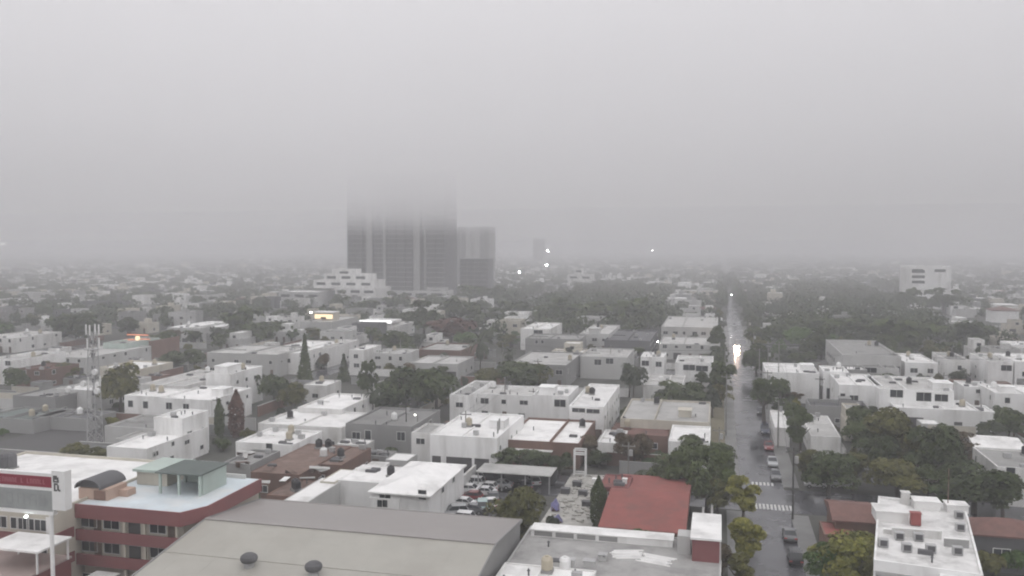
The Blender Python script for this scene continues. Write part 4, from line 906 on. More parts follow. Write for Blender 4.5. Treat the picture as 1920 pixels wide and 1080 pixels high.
# yard with rubble and blue tarpaulins
yx0, yx1 = P(1030, 975, 0).x, P(1110, 975, 0).x; ya, yb = P(1060, 978, 0).y, P(1080, 888, 0).y
YD = mat('pale_rubble_yard', (.42,.41,.38), .95, .25, .9, (.2,.195,.18), .8, .5, obj_var=0)
m = MB(); m.face([(yx0-1,ya-4,.02),(yx1+.4,ya-4,.02),(yx1+.4,yb,.02),(yx0-1,yb,.02)]); tag(m.build('yard', YD), kind='structure')
BOX.append((yx0 - 1.5, yx1 + 3.2, ya - 4, yb + 1.5))
r = random.Random(21); m = MB()
for i in range(160):
    x, y, s_ = r.uniform(yx0, yx1), r.uniform(ya, yb), r.uniform(.1, .55); t_ = r.random() * 3; c_, s2 = math.cos(t_) * s_, math.sin(t_) * s_; z = r.uniform(.1, .5) * s_ + .05
    m.prism([(x - c_, y - s2), (x + s2, y - c_), (x + c_ * .8, y + s2), (x - s2, y + c_ * .7)], .0, z + .05)
tag(m.build('rubble', YD), kind='stuff')
for i, (px, py, w_, l_) in enumerate(((1041,945,1.3,4.2),(1045,970,1.5,1.8))):
    p = P(px, py, .6); o = empty('tarpaulin', (p.x, p.y, 0), .2); tag(o, ['violet blue tarpaulin over a heap in the rubble yard', 'pale violet sheet nearest the long parapet in the yard'][i], 'tarpaulin'); m = MB(); r = random.Random(i); nx, ny = 6, 9
    H_ = [[(.55 + .35 * math.sin(i2 * 1.3) * math.cos(j2)) * math.sin(math.pi * (i2 + .2) / (nx + .4)) + r.uniform(-.06, .1) for j2 in range(ny + 1)] for i2 in range(nx + 1)]
    G = [[(w_ * (i2 / nx - .5), l_ * (j2 / ny - .5), max(.04, H_[i2][j2])) for j2 in range(ny + 1)] for i2 in range(nx + 1)]
    for i2 in range(nx):
        for j2 in range(ny): m.face([G[i2][j2], G[i2+1][j2], G[i2+1][j2+1], G[i2][j2+1]])
    m.build('sheet', M['tarp'], o)
    m = MB(); m.box(-w_*.4, w_*.4, -l_*.42, l_*.42, 0, .25); m.build('heap', M['brick'], o)
for i, (px, py) in enumerate(((1060,925),(1082,912),(1050,915),(1093,930),(1100,950))):
    p = P(px, py, 0); fixture('crate', f"dark crate in the rubble yard {['beside the blue sheet','at the back near the scaffold','by the yard wall','in the middle of the yard','close to the cypress'][i]}", 'crate', (p.x, p.y, .02), [('box','frame_d',[(-.7,.7,-.5,.5,0,.8)]),('lid','dgrey',[(-.75,.75,-.55,.55,.8,.88)])], 'crates in the yard')
# white scaffold frame
p0 = P(1076, 893, 0); p1 = P(1098, 893, 0); hh = (893 - 843) * proj(p0)[2] / F
o = empty('scaffold_frame', tuple(p0)); tag(o, 'tall white steel frame standing by the rubble yard', 'frame'); w_ = p1.x - p0.x
for x in (0, w_):
    for y in (0, 1.2): m = MB(); m.box(x - .09, x + .09, y - .09, y + .09, 0, hh); m.build('post', M['paint_w'], o)
for z in (hh, hh * .84, hh * .12): m = MB(); m.box(-.09, w_ + .09, -.07, .07, z - .1, z + .1); m.box(-.09, w_ + .09, 1.13, 1.27, z - .1, z + .1); m.build('rail', M['paint_w'], o)
# red sealed roof
x0,x1,y0,y1 = quad(1128, 986, 1280, 890, 4.4); RED = (x0, x1, y0)
house('low house with red sealed roof sloping to a ridge behind the cypress', x0, x1, y0, y1 , 4.4, 'brick', 'rred', kind='gable', gable='x', rise=1.3, wins=[B('f',4,2.2,1.4,1.2)])
x0,x1,y0,y1 = quad(1124, 913, 1178, 890, 5.6)
house('raised red back room of the red roofed house', x0, x1, y0, y1, 5.6, 'red', 'rred', par=.12)
for i, px in enumerate((1116, 1172)):
    p = P(px, 905, 5.6); fixture('roof_pier', ['white pier at the near corner of the red back room', 'white pier at the far corner of the red back room'][i], 'pier', (p.x, p.y - .4, 0), [('shaft','white2',[(-.3,.3,-.3,.3,0,6.2)]),('cap','rwhite',[(-.38,.38,-.38,.38,6.2,6.35)])])
p = P(1243, 925, 5.4); fixture('skylight', 'small white skylight box on the red roof ridge', 'skylight', (p.x, p.y, 5.0), [('curb','white2',[(-.7,.7,-.4,.4,0,.5)]),('dome','rwhite',[(-.6,.6,-.3,.3,.5,.62)])])
# car park
cx0, cx1 = WX + .4, P(1028, 890, 0).x; cya, cyb = P(850, 975, 0).y - 6, P(950, 890, 0).y + 2
m = MB(); m.face([(cx0,cya,.012),(cx1,cya,.012),(cx1,cyb,.012),(cx0,cyb,.012)]); tag(m.build('car_park', ASPH), kind='structure'); BOX.append((cx0, cx1, cya, cyb)); BOX.append((-1.9, 1.4, 147, 238))
cars = [(850,968,'suv','silver',2,'pale silver car half hidden by the tan shed in the car park'),(885,962,'sedan','grey',1.55,'grey car nearest the tan shed in the car park'),(905,955,'suv','teal',.25,'pale teal car in the front row of the car park'),
        (882,938,'hatch','red',1.6,'dark red car in the middle of the car park'),(876,924,'sedan','white',1.62,'white car with red car before it in the car park'),(884,912,'suv','white',1.55,'white suv in the second row of the car park'),
        (888,902,'suv','silver',1.57,'silver suv under the edge of the car park canopy'),(912,920,'hatch','white',1.5,'small white hatchback on the tree side of the white suv'),(925,938,'sedan','grey',.3,'grey car beside the olive tree in the car park'),
        (936,915,'sedan','silver',1.6,'silver car by the canopy post in the car park'),(915,903,'sedan','black',1.55,'black car under the car park canopy'),(1000,908,'hatch','white',.5,'white hatchback behind the olive tree at the car park end'),
        (985,915,'sedan','blue',.4,'dark blue car behind the olive tree crown'),(866,950,'sedan','white',1.5,'white car by the boundary wall in the car park'),(862,980,'suv','white',1.55,'white suv closest to the boundary wall foot'),(906,929,'sedan','white',1.6,'white car between the red car and the grey car'),(868,914,'hatch','silver',1.5,'silver hatchback against the boundary wall, far row'),(920,950,'sedan','white',.35,'white car by the olive tree at the front of the car park')]
for px, py, k, c, rz, lb in cars:
    p = P(px, py, 0); car(p.x, p.y, rz, k, c, lb, 'cars in the car park')
p0, p1 = P(892, 886, 2.8), P(1032, 896, 2.8); yb2 = solve_y(870, p0.x, 2.8)
o = empty('carport', (p0.x, p0.y, 0)); tag(o, 'long pale carport roof along the back of the car park', 'carport'); L_ = p1.x - p0.x
m = MB(); m.box(0, L_, 0, yb2 - p0.y, 2.85, 3.0); m.build('roof', M['rdirty'], o)
for i in range(4): m = MB(); x = .3 + i * (L_ - .6) / 3; m.box(x - .09, x + .09, .3, .5, 0, 2.85); m.build('post', M['steel'], o)
m = MB(); m.box(0, L_, yb2 - p0.y + .05, yb2 - p0.y + .25, 0, 2.6); m.build('wall', M['dgrey'], o)
# asphalt yard at the left
a, b = P(-60, 860, 0), P(215, 812, 0)
m = MB(); m.face([(P(-80,850,0).x, P(0,858,0).y, .012), (P(170,838,0).x, P(0,858,0).y, .012), (P(170,838,0).x, P(190,806,0).y, .012), (P(-80,850,0).x, P(190,806,0).y, .012)]); BOX.append((P(-80,850,0).x, P(170,838,0).x, P(0,858,0).y, P(190,806,0).y)); tag(m.build('asphalt_yard', mat('dull_asphalt', (.085,.083,.083), .8, .1, .2, (.06,.06,.06), .5, .1)), kind='structure')

m = MB(); m.face([(-1.9,147,.02),(1.38,147,.02),(1.38,238,.02),(-1.9,238,.02)]); tag(m.build('verge', mat('ochre_bare_verge', (.21,.19,.135), .95, .2, .5, (.1,.1,.06), .7, .25)), kind='structure')
# ------------------------------------------------------------------ lattice mast
p = P(179, 838, 0); o = empty('lattice_mast', (p.x, p.y, 0)); tag(o, 'grey lattice telecom mast with panel antennas and dishes', 'mast'); HM = 22.5
def leg(i, z): w = 1.05 - .5 * z / HM; return Vector(((w, w, z), (-w, w, z), (-w, -w, z), (w, -w, z))[i])
for i in range(4): m = MB(); m.tube(leg(i, 0), leg(i, HM), .1, .08, 6); m.build('leg', M['steel'], o)
m = MB()
for k in range(14):
    z0, z1 = k * HM / 14, (k + 1) * HM / 14
    for i in range(4):
        j = (i + 1) % 4; m.bar(leg(i, z0), leg(j, z1), .05); m.bar(leg(j, z0), leg(i, z1), .05); m.bar(leg(i, z1), leg(j, z1), .05)
m.build('lattice_bracing', M['steel'], o)
m = MB()
for i in range(9): m.box(-.35, .35, -.12, .12, i * HM / 9 + .2, i * HM / 9 + 1.0)
m.build('cable_ladder', M['dgrey'], o)
for z, n in ((HM - 3.0, 3), (HM - .4, 4), (HM - 10.5, 3)):
    for i in range(n):
        t = i * 6.283 / n + .3; c = Vector((math.cos(t) * 1.2, math.sin(t) * 1.2, z)); a_ = empty('panel_antenna', (0,0,0)); bpy.data.objects.remove(a_); m = MB(); m.box(c.x - .12, c.x + .12, c.y - .09, c.y + .09, z, z + 2.0); m.bar((c.x * .4, c.y * .4, z + .6), (c.x, c.y, z + .6), .05); m.build('panel_antenna', M['paint_w'], o)
for x, z in ((1.6, 11.3), (-1.5, 12.6), (1.2, 15.0)):
    m = MB(); m.tube((x, -.9, z), (x, -1.4, z), .62, .55, 14); m.bar((x * .6, -.5, z), (x, -.9, z), .06); m.build('dish', M['paint_w'], o)
m = MB(); m.box(-1.2, 1.2, -1.2, 1.2, HM - 3.3, HM - 3.2); m.build('platform', M['steel'], o)

# ------------------------------------------------------------------ cars on the street
for px, py, k, c, rz, lb in ((1490,1052,'suv','black',0,'black suv parked at the kerb nearest the yellow street tree'),(1443,872,'sedan','silver',3.14,'silver car parked at the kerb beyond the zebra crossing'),(1432,812,'suv','blue',3.14,'dark blue suv parked far up the kerb by gatehouse'),
        (1424,776,'hatch','black',3.14,'black hatchback parked between the dark blue suv and street trees'),(1416,738,'sedan','grey',3.14,'grey car parked under the tall street tree'),(1449,898,'hatch','grey',3.14,'small grey car parked right beyond the zebra crossing'),(1437,842,'sedan','red',3.14,'dark red car parked between the silver car and blue suv'),(1482,1010,'sedan','grey',0,'grey car parked behind the black suv'),(1402,664,'sedan','white',3.14,'white car parked at the kerb beside the headlit car'),(1530,914,'hatch','white',1.57,'white car under the round tree, the one nearest the street'),(1553,912,'sedan','white',1.57,'white car under the round tree, middle one'),(1578,914,'sedan','silver',1.57,'pale car under the round tree, the one farthest from the street')):
    p = P(px, py, 0); car(9.6 if px < 1500 else p.x, p.y, rz, k, c, lb, 'cars parked along the street')
p = P(1380, 652, 0); car(6.6, p.y, math.pi, 'sedan', 'white', 'oncoming car with both headlights on in the wet street', lit=True)
p = P(1378, 612, 0); car(7.0, p.y, math.pi, 'hatch', 'silver', 'pale car on the street behind the headlit car')
# poles
def pole(px, py, top, label, mm='pole', lamp=False, arm=1.6, glow='glow_w'):
    p = P(px, py, 0); d = proj(p)[2]; h = (py - top) * d / F; o = empty('street_lamp' if lamp else 'utility_pole', (p.x, p.y, 0)); tag(o, label, 'street lamp' if lamp else 'utility pole', 'street lamps' if lamp else 'utility poles')
    m = MB(); m.tube((0,0,-.1),(0,0,h),.16,.1,8); m.build('pole', M[mm], o)
    if lamp:
        m = MB(); m.bar((0,0,h-.1),(-arm,-.2,h+.15),.05); m.build('arm', M['steel'], o); m = MB(); m.lathe([(.07,-.1),(.16,-.06),(.17,.03),(.07,.09)], (-arm,-.25,h+.1), 10); m.build('lamp_head', M[glow], o)
    else:
        m = MB(); m.box(-1.1,1.1,-.06,.06,h-.75,h-.6); m.build('crossarm', M[mm], o)
        for a in (-.95,.95): m = MB(); m.lathe([(.06,0),(.07,.12),(.03,.2)], (a,0,h-.6), 8); m.build('insulator', M['steel'], o)
        if rng.random() < .6: m = MB(); m.lathe([(.28,-.5),(.3,-.45),(.3,.45),(.24,.5)], (.4,-.05,h-1.7), 12); m.build('transformer', M['steel'], o)
    return (p.x, p.y, h)
W1 = [pole(*a) for a in ((1486,975,838,'dark utility pole on the pavement by the zebra crossing','pole_d'),(1361,818,700,'pale utility pole at the street beside the bright corner roof'),(1459,752,640,'grey utility pole by the big white house'),(1768,772,698,'grey utility pole rising from the long white street house'),
     (762,838,752,'dark utility pole in front of the wide grey house','pole_d'),(1178,920,828,'slim utility pole beside the red roof'),(408,815,744,'thin dark pole left of the red cypress','pole_d'),(1536,778,705,'dark pole between the white street houses','pole_d'),(995,640,592,'thin grey pole behind the palm'),(1000,782,728,'grey pole next to the tall white block','pole_d'))]
pole(783, 838, 778, 'lit street lamp in front of the wide grey house', lamp=True, arm=.4)
pole(1236, 672, 641, 'lit street lamp among the white houses', lamp=True, arm=.5, glow='glow_far')
pole(1373, 592, 553, 'lit street lamp at the far end of the street', lamp=True, arm=.5, glow='glow_far')
pole(1348, 866, 800, 'unlit pole beside the street trees', 'pole')
def street_pole(x, y, h, px=None):
    o = empty('utility_pole', (x, y, 0)); q = proj((x, y, h * .6)); tag(o, unique_label('grey concrete utility pole with crossarm', q[0], q[1]), 'utility pole', 'utility poles')
    m = MB(); m.tube((0,0,-.1),(0,0,h),.17,.11,8); m.build('pole', M['pole'], o); m = MB(); m.box(-1.1,1.1,-.06,.06,h-.75,h-.6); m.build('crossarm', M['pole_d'], o)
    for a in (-.95, 0, .95): m = MB(); m.lathe([(.06,0),(.07,.12),(.03,.2)], (a,0,h-.6), 8); m.build('insulator', M['steel'], o)
    if rng.random() < .5: m = MB(); m.lathe([(.28,-.5),(.3,-.45),(.3,.45),(.24,.5)], (.45,-.05,h-1.7), 12); m.build('transformer', M['steel'], o)
    return (x, y, h)
def wire(a, b, label, sag=1.0):
    o = empty('overhead_wire', a); tag(o, label, 'wire', 'overhead wires'); m = MB(); pr = None; A, Bv = Vector(a), Vector(b)
    for i in range(13):
        t = i / 12; c = A.lerp(Bv, t) - Vector((0,0,sag * 4 * t * (1 - t))) - A
        if pr is not None: m.tube(pr, c, .022, n=4, caps=False)
        pr = c
    m.build('wire', M['black_plastic'], o)
a, b = W1[0], W1[2]; wire((a[0]-.9,a[1],a[2]-.4), (b[0]-.9,b[1],b[2]-.4), 'overhead wire along the street from the zebra crossing pole, street side', 1.4)
wire((a[0]+.9,a[1],a[2]-.4), (b[0]+.9,b[1],b[2]-.4), 'overhead wire along the street from the zebra crossing pole, house side', 1.4)

def run(pts, what):
    q = [street_pole(*p) for p in pts]
    for i in range(len(q) - 1):
        a, b = q[i], q[i + 1]; c = proj(((a[0]+b[0])/2, (a[1]+b[1])/2, 8))
        for k in (-.95, .95): wire((a[0]+k, a[1], a[2]-.4), (b[0]+k, b[1], b[2]-.4), unique_label(f"thin {'outer' if k < 0 else 'inner'} overhead wire {what}", c[0], c[1]), .9)
run([(11.4, 172, 9.5), (11.4, 212, 9.5), (11.4, 255, 9.5), (11.4, 300, 9.5), (11.4, 350, 9.5)], 'along the street')
run([(-100, 258, 9), (-66, 258.5, 9), (-32, 258.5, 9), (1.8, 259, 9)], 'across the blocks')
run([(-46, 152, 8.5), (-47, 186, 9), (-47, 222, 9)], 'over the yards')
run([(14, 259, 9), (48, 259, 9), (84, 259, 9)], 'beside the white houses')
# ------------------------------------------------------------------ trees drawn from the photograph
T(962,914,1060,112,'broad','olive','big olive-brown tree at the corner of the car park', lod=0)
T(1122,892,990,30,'cypress','dark','slim dark cypress hedge tree between rubble yard and red roof')
tree(solve_x(1224, RED[2] - 2.6, 2), RED[2] - 2.6, 5.2, 6.2, 'broad', 'green', 'dark fresh green bush tree in front of the red roof', lod=0)
T(905,1040,1110,92,'broad','dark','leafy dark tree climbing over the tan shed corner')
T(1190,798,884,62,'broad','brown','round clipped dark tree beside the bright corner roof')
T(1097,816,866,58,'broad','brown','round brownish tree before the brown fronted house')
T(945,838,888,62,'broad','dark','dark shrub tree behind the carport, by the garages'); T(1000,840,886,66,'broad','dark','dark shrub tree behind the carport, by the scaffold'); T(1122,840,874,46,'broad','dark','small dark tree behind the red back room'); T(1048,845,890,46,'broad','dark','dense dark shrub behind the rubble yard')
T(1270,835,945,96,'broad','dark','large dark tree right of the red back room'); T(1325,838,960,104,'broad','dark','largest dark tree at the street side of red roof'); T(1236,872,936,92,'broad','grey','grey-green tree behind the red roof'); T(1345,880,968,70,'broad','olive','olive tree on the pavement above maroon block'); T(1308,818,880,100,'open','dark','spiky dark tree before the bright corner roof')
T(1393,888,985,56,'tall','yellow','yellow-green pavement tree beside the zebra crossing'); T(1392,950,1068,66,'tall','yellow','yellow-green pavement tree by the maroon stair block'); T(1352,1010,1085,60,'broad','brown','brownish shrub tree between maroon block and road'); T(1385,1030,1110,52,'tall','olive','olive pavement tree nearest the viewer, street side')
T(1432,690,790,64,'tall','dark','tall dark street tree beside the big white house'); T(1500,745,852,52,'tall','dark','tall dark tree behind the gatehouse'); T(1553,835,928,106,'broad','dark','round street tree over three white cars'); T(1505,835,900,46,'tall','olive','olive tree between the gatehouse and round tree')
T(1588,982,1105,128,'broad','yellow','big yellow-green tree nearest on the pavement', lod=0); T(1545,1020,1100,70,'broad','green','fresh green shrub tree under the yellow street tree'); T(1640,1020,1120,60,'broad','olive','olive tree at the corner of the cluttered roof')
for a in ((1622,762,862,104,'broad','dark'),(1690,775,900,120,'broad','olive'),(1757,788,925,112,'broad','dark'),(1682,850,938,104,'broad','olive'),(1738,872,945,92,'open','dark'),(1826,850,962,134,'broad','dark'),(1880,880,972,84,'broad','dark'),(1800,805,885,92,'broad','brown'),(1650,812,900,86,'broad','dark'),(1890,757,830,64,'broad','dark'),(1860,790,850,50,'tall','grey'),(1600,850,920,60,'tall','olive'),(1785,900,960,70,'broad','green'),(1720,815,880,70,'broad','brown'),(1905,1020,1075,60,'shrub','green'),(1860,1030,1080,60,'shrub','olive')): T(*a)
for a in ((1187,672,752,56,'open','grey'),(1262,716,768,66,'broad','dark'),(1315,716,770,72,'broad','dark'),(1350,655,760,50,'tall','dark'),(1352,700,745,40,'broad','olive'),(1418,640,705,58,'broad','dark'),(975,674,738,92,'broad','dark'),(1010,682,735,62,'broad','olive'),(920,690,735,60,'broad','olive'),(756,688,775,92,'broad','dark'),(818,690,775,92,'broad','dark'),(785,680,760,80,'broad','dark'),(740,715,775,50,'broad','dark'),
          (745,620,670,72,'broad','dark'),(845,592,646,74,'broad','red'),(795,560,630,48,'tall','dark'),(690,664,765,40,'open','dark'),(480,690,750,42,'broad','dark'),(515,696,760,62,'broad','dark'),(546,715,770,52,'broad','olive'),(640,735,775,44,'broad','dark'),(715,735,775,46,'broad','dark'),
          (305,610,664,52,'tall','dark'),(330,655,694,62,'broad','dark'),(365,654,692,46,'broad','dark'),(226,684,776,84,'broad','olive'),(165,578,645,60,'tall','dark'),(120,588,640,56,'broad','dark'),(240,588,632,40,'tall','dark'),(455,575,640,76,'broad','dark'),(495,598,648,58,'broad','dark'),
          (920,578,618,62,'broad','dark'),(1345,610,670,34,'tall','dark'),(1420,608,655,44,'broad','dark'),(1825,665,700,46,'broad','dark'),(1660,700,745,56,'broad','dark'),(1690,706,750,44,'open','dark'),(1840,720,760,50,'open','grey'),(1715,680,715,40,'shrub','grey'),
          (1462,700,760,40,'broad','dark'),(1540,610,680,60,'broad','dark'),(1610,590,650,90,'broad','dark'),(1690,590,660,100,'broad','dark'),(1545,590,640,80,'broad','dark'),(1820,600,655,62,'broad','dark'),(1040,560,610,80,'broad','dark'),(1100,565,612,90,'broad','dark'),(1180,560,615,90,'broad','dark'),(970,560,605,60,'broad','dark'),(60,665,710,60,'broad','olive'),(110,680,720,60,'broad','olive'),(30,690,735,50,'broad','dark')): T(*a)
T(608,788,830,104,'open','yellow','spreading yellow-green tree beside the rusty roofs', lod=0)
T(572,626,718,34,'cone','dark','spire tree, tall and dark, with tiered branches'); T(645,664,716,30,'cone','dark','slim conifer, cone shaped, right of the spire tree')
T(444,732,822,27,'cypress','red','reddish brown cypress column behind the motel'); T(412,748,822,18,'cypress','dark','thin dark cypress beside the red cypress'); T(402,735,770,20,'cypress','dark','short dark cypress above the white row house')
p = P(900, 700, 0); palm(p.x, p.y, (700 - 640) * proj(p)[2] / F, 'tall feathery palm beside the pale roofs', 6.6)
for px, yb, yt in ((698,790,735),(955,700,660),(1180,745,690)):
    p = P(px, yb, 0); palm(p.x, p.y, (yb - yt) * proj(p)[2] / F, unique_label('slender palm', px, yb), 3.0, 'palms')
for i, (cx, yt, yb, w_) in enumerate(((138,830,868,46),(172,832,870,48),(205,834,872,46),(236,838,876,44),(264,838,884,42))):
    T(cx, yt, yb + 6, w_, 'broad', 'olive', f"olive shrub tree along the yard wall behind the motel roof, {['nearest the sign','second from the sign','middle one','second from the white wall','nearest the white wall'][i]}")

# ------------------------------------------------------------------ far buildings that stand out
def slab_tower(label, xl, xr, yb, top_z, depth, name='tower_block', segs=None, floors=3.2, fins=(), wall='dgrey', y=None, shaft='grey'):
    """high block: stacked bays of floors between slabs, with lighter vertical shafts"""
    a = P(xl, yb, 0); y0 = a.y; x0 = a.x; x1 = solve_x(xr, y0, 0); W = x1 - x0
    o = empty(name, (x0, y0, 0)); tag(o, label, 'tower')
    for i, (u0, u1, off, mm) in enumerate(segs):
        m = MB(); m.box(u0 * W + .05, u1 * W - .05, off + 1.0, depth, 0, top_z); m.build('facade_bay', M[mm], o)
        m = MB(); z = floors
        while z < top_z: m.box(u0 * W, u1 * W, off - .3, off + 1.0, z - .35, z); z += floors
        m.build('floor_slabs', M['grey'], o)
        m = MB(); n = max(2, int((u1 - u0) * W / 5))
        for k in range(n + 1): x = u0 * W + .2 + k * ((u1 - u0) * W - .4) / n; m.box(x - .2, x + .2, off + .1, off + .98, 0, top_z)
        m.build('facade_piers', M[mm], o)
    for u0, u1, off in fins: m = MB(); m.box(u0 * W, u1 * W, off, depth * .8, 0, top_z); m.build('light_shaft', M[shaft], o)
    BOX.append((x0, x1, y0, y0 + depth)); return o
slab_tower('concrete tower, tall and dark, its top lost in cloud', 652, 834, 562, 88, 28, 'concrete_tower',
    [(0,.16,0,'dgrey'),(.16,.27,2.0,'dgrey'),(.28,.42,-1.5,'dgrey'),(.42,.68,0,'dgrey'),(.76,.79,3,'dgrey'),(.82,1.0,-1,'dgrey')], 3.3, [(.2,.262,-.2),(.385,.41,-1.9),(.69,.755,-1.2),(.795,.815,-.6)])
slab_tower('slab building, shorter grey block beside the concrete tower', 854, 918, 540, 54, 20, 'tower_block', [(0,.3,0,'grey'),(.46,.56,1,'pale'),(.72,1,-1,'grey')], 3.3, [(.31,.45,.5),(.57,.71,.5)], shaft='pale')
slab_tower('lower dark block in front of the slab building', 862, 915, 556, 28, 16, 'tower_block', [(0,.5,0,'dgrey'),(.5,1,-1,'dgrey')], 3.2)
slab_tower('faint slim tower near the distant lamps', 999, 1018, 500, 47, 16, 'tower_block', [(0,1,0,'grey')], 3.3)
def tiers(label, y_base, rows, wall='white', name='white_block'):
    a = P(rows[0][0], y_base, 0); o = empty(name, (a.x, a.y, 0)); tag(o, label, 'building'); z = 0
    for i, (xl, xr, zt, off, dep) in enumerate(rows):
        x0 = solve_x(xl, a.y + off, zt) - a.x; x1 = solve_x(xr, a.y + off, zt) - a.x
        m = MB(); shell(m, x0, x1, off, off + dep, z if i == 0 else z - .3, zt, .6); m.build('storey', M[wall], o); m = MB(); slab(m, x0, x1, off, off + dep, zt); m.build('roof', M['rwhite'], o)
        n = max(1, int((x1 - x0) / 9))
        for k in range(n):
            w_ = (x1 - x0) / n * .7; add_window(o, 'f', x0 + (k + .5) * (x1 - x0) / n, zt - 1.9, min(6, w_), 1.5, 0, 0, 'frame_d').location.y = off
        if i == 0: BOX.append((a.x + x0, a.x + x1, a.y + off, a.y + off + dep))
        z = zt
    return o
tiers('stepped white block with terraces in front of the concrete tower', 573, [(628,704,11,0,26),(588,700,15.5,5,20),(608,690,19.5,8,14),(622,668,22.5,10,8)])
tiers('low white hall beside the stepped white block', 572, [(522,600,8,0,24)], 'pale')
tiers('long pale hall with humped roof before the concrete tower', 565, [(722,835,7,0,18),(800,832,9,3,10)], 'pale')
o = tiers('ribbon windowed block, pale, standing above the far trees', 578, [(1700,1784,25,0,20)], 'white2')
p = P(1695, 578, 0); h_ = 24.5; m = MB(); x0 = P(1695, 578, 0).x - o.location.x; x1 = solve_x(1706, p.y, 0) - o.location.x; m.box(x0, x1 - .1, -1.2, 14, 0, h_); m.build('stair_shaft', M['white'], o)
for z in (22.5, 19.3, 16.1): add_window(o, 'f', (solve_x(1722, p.y, z) - o.location.x), z, 7.0, 1.5, 0, 0, 'frame_d')
tiers('small pale block with pointed top near distant lamps', 545, [(1064,1110,13,0,14),(1078,1092,18,3,6)], 'white')
# lit places
o = HQ('warm lit shop with glowing shopfront on grey podium', 563, 604, 622, 594, 7.0, 'pale', 'rdirty', name='shop', cat='shop')
a = P(582, 592, 9.2); x1 = solve_x(619, a.y, 9.2) - a.x; s = empty('lit_shopfront', (a.x, a.y + 3, 7.0)); tag(s, 'glowing amber upper room on the warm lit shop', 'lit room'); m = MB(); m.box(0, x1, .2, 6, .02, 3.4); m.build('wall', M['cream'], s)
m = MB(); m.box(.4, x1 - .4, .12, .2, .8, 2.6); m.build('lit_window', M['glow_warm'], s); m = MB(); m.box(-.3, x1 + .3, -1.0, 6.2, 3.4, 3.65); m.build('roof', M['rwhite'], s); m = MB(); m.box(x1*.35, x1*.62, .06, .118, .5, 1.5); m.build('counter', M['brown_door'], s)
p = P(583, 590, 8); l = empty('shop_lamp', (p.x, p.y, 9.0)); tag(l, 'white lamp at the corner of the warm lit shop', 'lamp'); m = MB(); m.lathe([(.1,-.3),(.5,-.2),(.5,.2),(.1,.3)], n=10); m.build('bulb', M['glow_w'], l); m = MB(); m.box(-.05,.05,.2,3.2,-.05,.05); m.build('bracket', M['steel'], l)
o = HQ('red neon shop, small, with orange lit front', 236, 640, 284, 631, 6.0, 'brick', 'rdirty', name='shop', cat='shop')
a = on_plane_y(258, 646, P(236, 640, 6.0).y); W_ = 12
s = empty('neon_sign', (a.x, P(236,640,6.0).y - .3, a.z + .6)); tag(s, 'orange glowing sign strips on the red neon shop', 'sign')
for i, (x0_, x1_, z0_, z1_) in enumerate(((-4,4.4,2.6,2.95),(-5,-1.2,.9,1.25),(-4.6,4,0,.3),(1.4,5,1.2,1.5))): m = MB(); m.box(x0_, x1_, 0, .25, z0_, z1_); m.build('light_strip', M['glow_red'], s)
m = MB(); m.box(-.6, 1.0, -.02, .25, .7, 2.3); m.build('lit_panel', M['glow_warm'], s)
o = HQ('greenish grey filling station wall left of red neon shop', 193, 645, 234, 634, 6.5, 'mint', 'rgrey')
a = P(674, 601, 6.5); x1 = solve_x(734, a.y, 6.5) - a.x; s = empty('lit_canopy', (a.x, a.y, 0)); tag(s, 'bright white canopy with glowing edge on thin posts', 'canopy')
m = MB(); m.box(0, x1, 0, 12, 5.6, 6.5); m.build('roof', M['rwhite'], s); m = MB(); m.box(.1, x1 - .1, -.1, -.002, 5.55, 6.75); m.build('light_strip', M['glow_strip'], s)
for x in (.5, x1 / 2, x1 - .5):
    for y in (1, 10): m = MB(); m.box(x - .2, x + .2, y - .2, y + .2, 0, 5.6); m.build('post', M['paint_w'], s)
BOX.append((a.x, a.x + x1, a.y, a.y + 12))
HQ('white low shop behind the bright white canopy', 668, 612, 742, 603, 4.5, 'white', 'rdirty', auto=41)
for i, (px, py, yb, lb) in enumerate(((1027,470,505,'distant lit floodlight, upper one beside the faint slim tower'),(1025,497,530,'distant lit floodlight, lower one near the pointed pale block'),(974,510,535,'distant lit floodlight beside the slab building'),(1223,470,500,'faint distant lamp right of the pointed pale block'),(8,458,492,'bright distant floodlight at the far end of the haze'))):
    p = P(px, yb, 0); d = proj(p)[2]; h_ = (yb - py) * d / F; o = empty('floodlight_mast', (p.x, p.y, 0)); tag(o, lb, 'floodlight', 'distant floodlights'); m = MB(); m.tube((0,0,0),(0,0,h_),.3,.2,6); m.build('pole', M['steel'], o)
    k = d / 1000; m = MB(); m.box(-.9 * k * (2.6 if px < 50 else 1), .9 * k * (2.6 if px < 50 else 1), -.4, .0, h_ - .6 * k, h_ + .6 * k); m.build('lamp_head', M['glow_w' if px < 50 or px > 1200 else 'glow_far'], o)

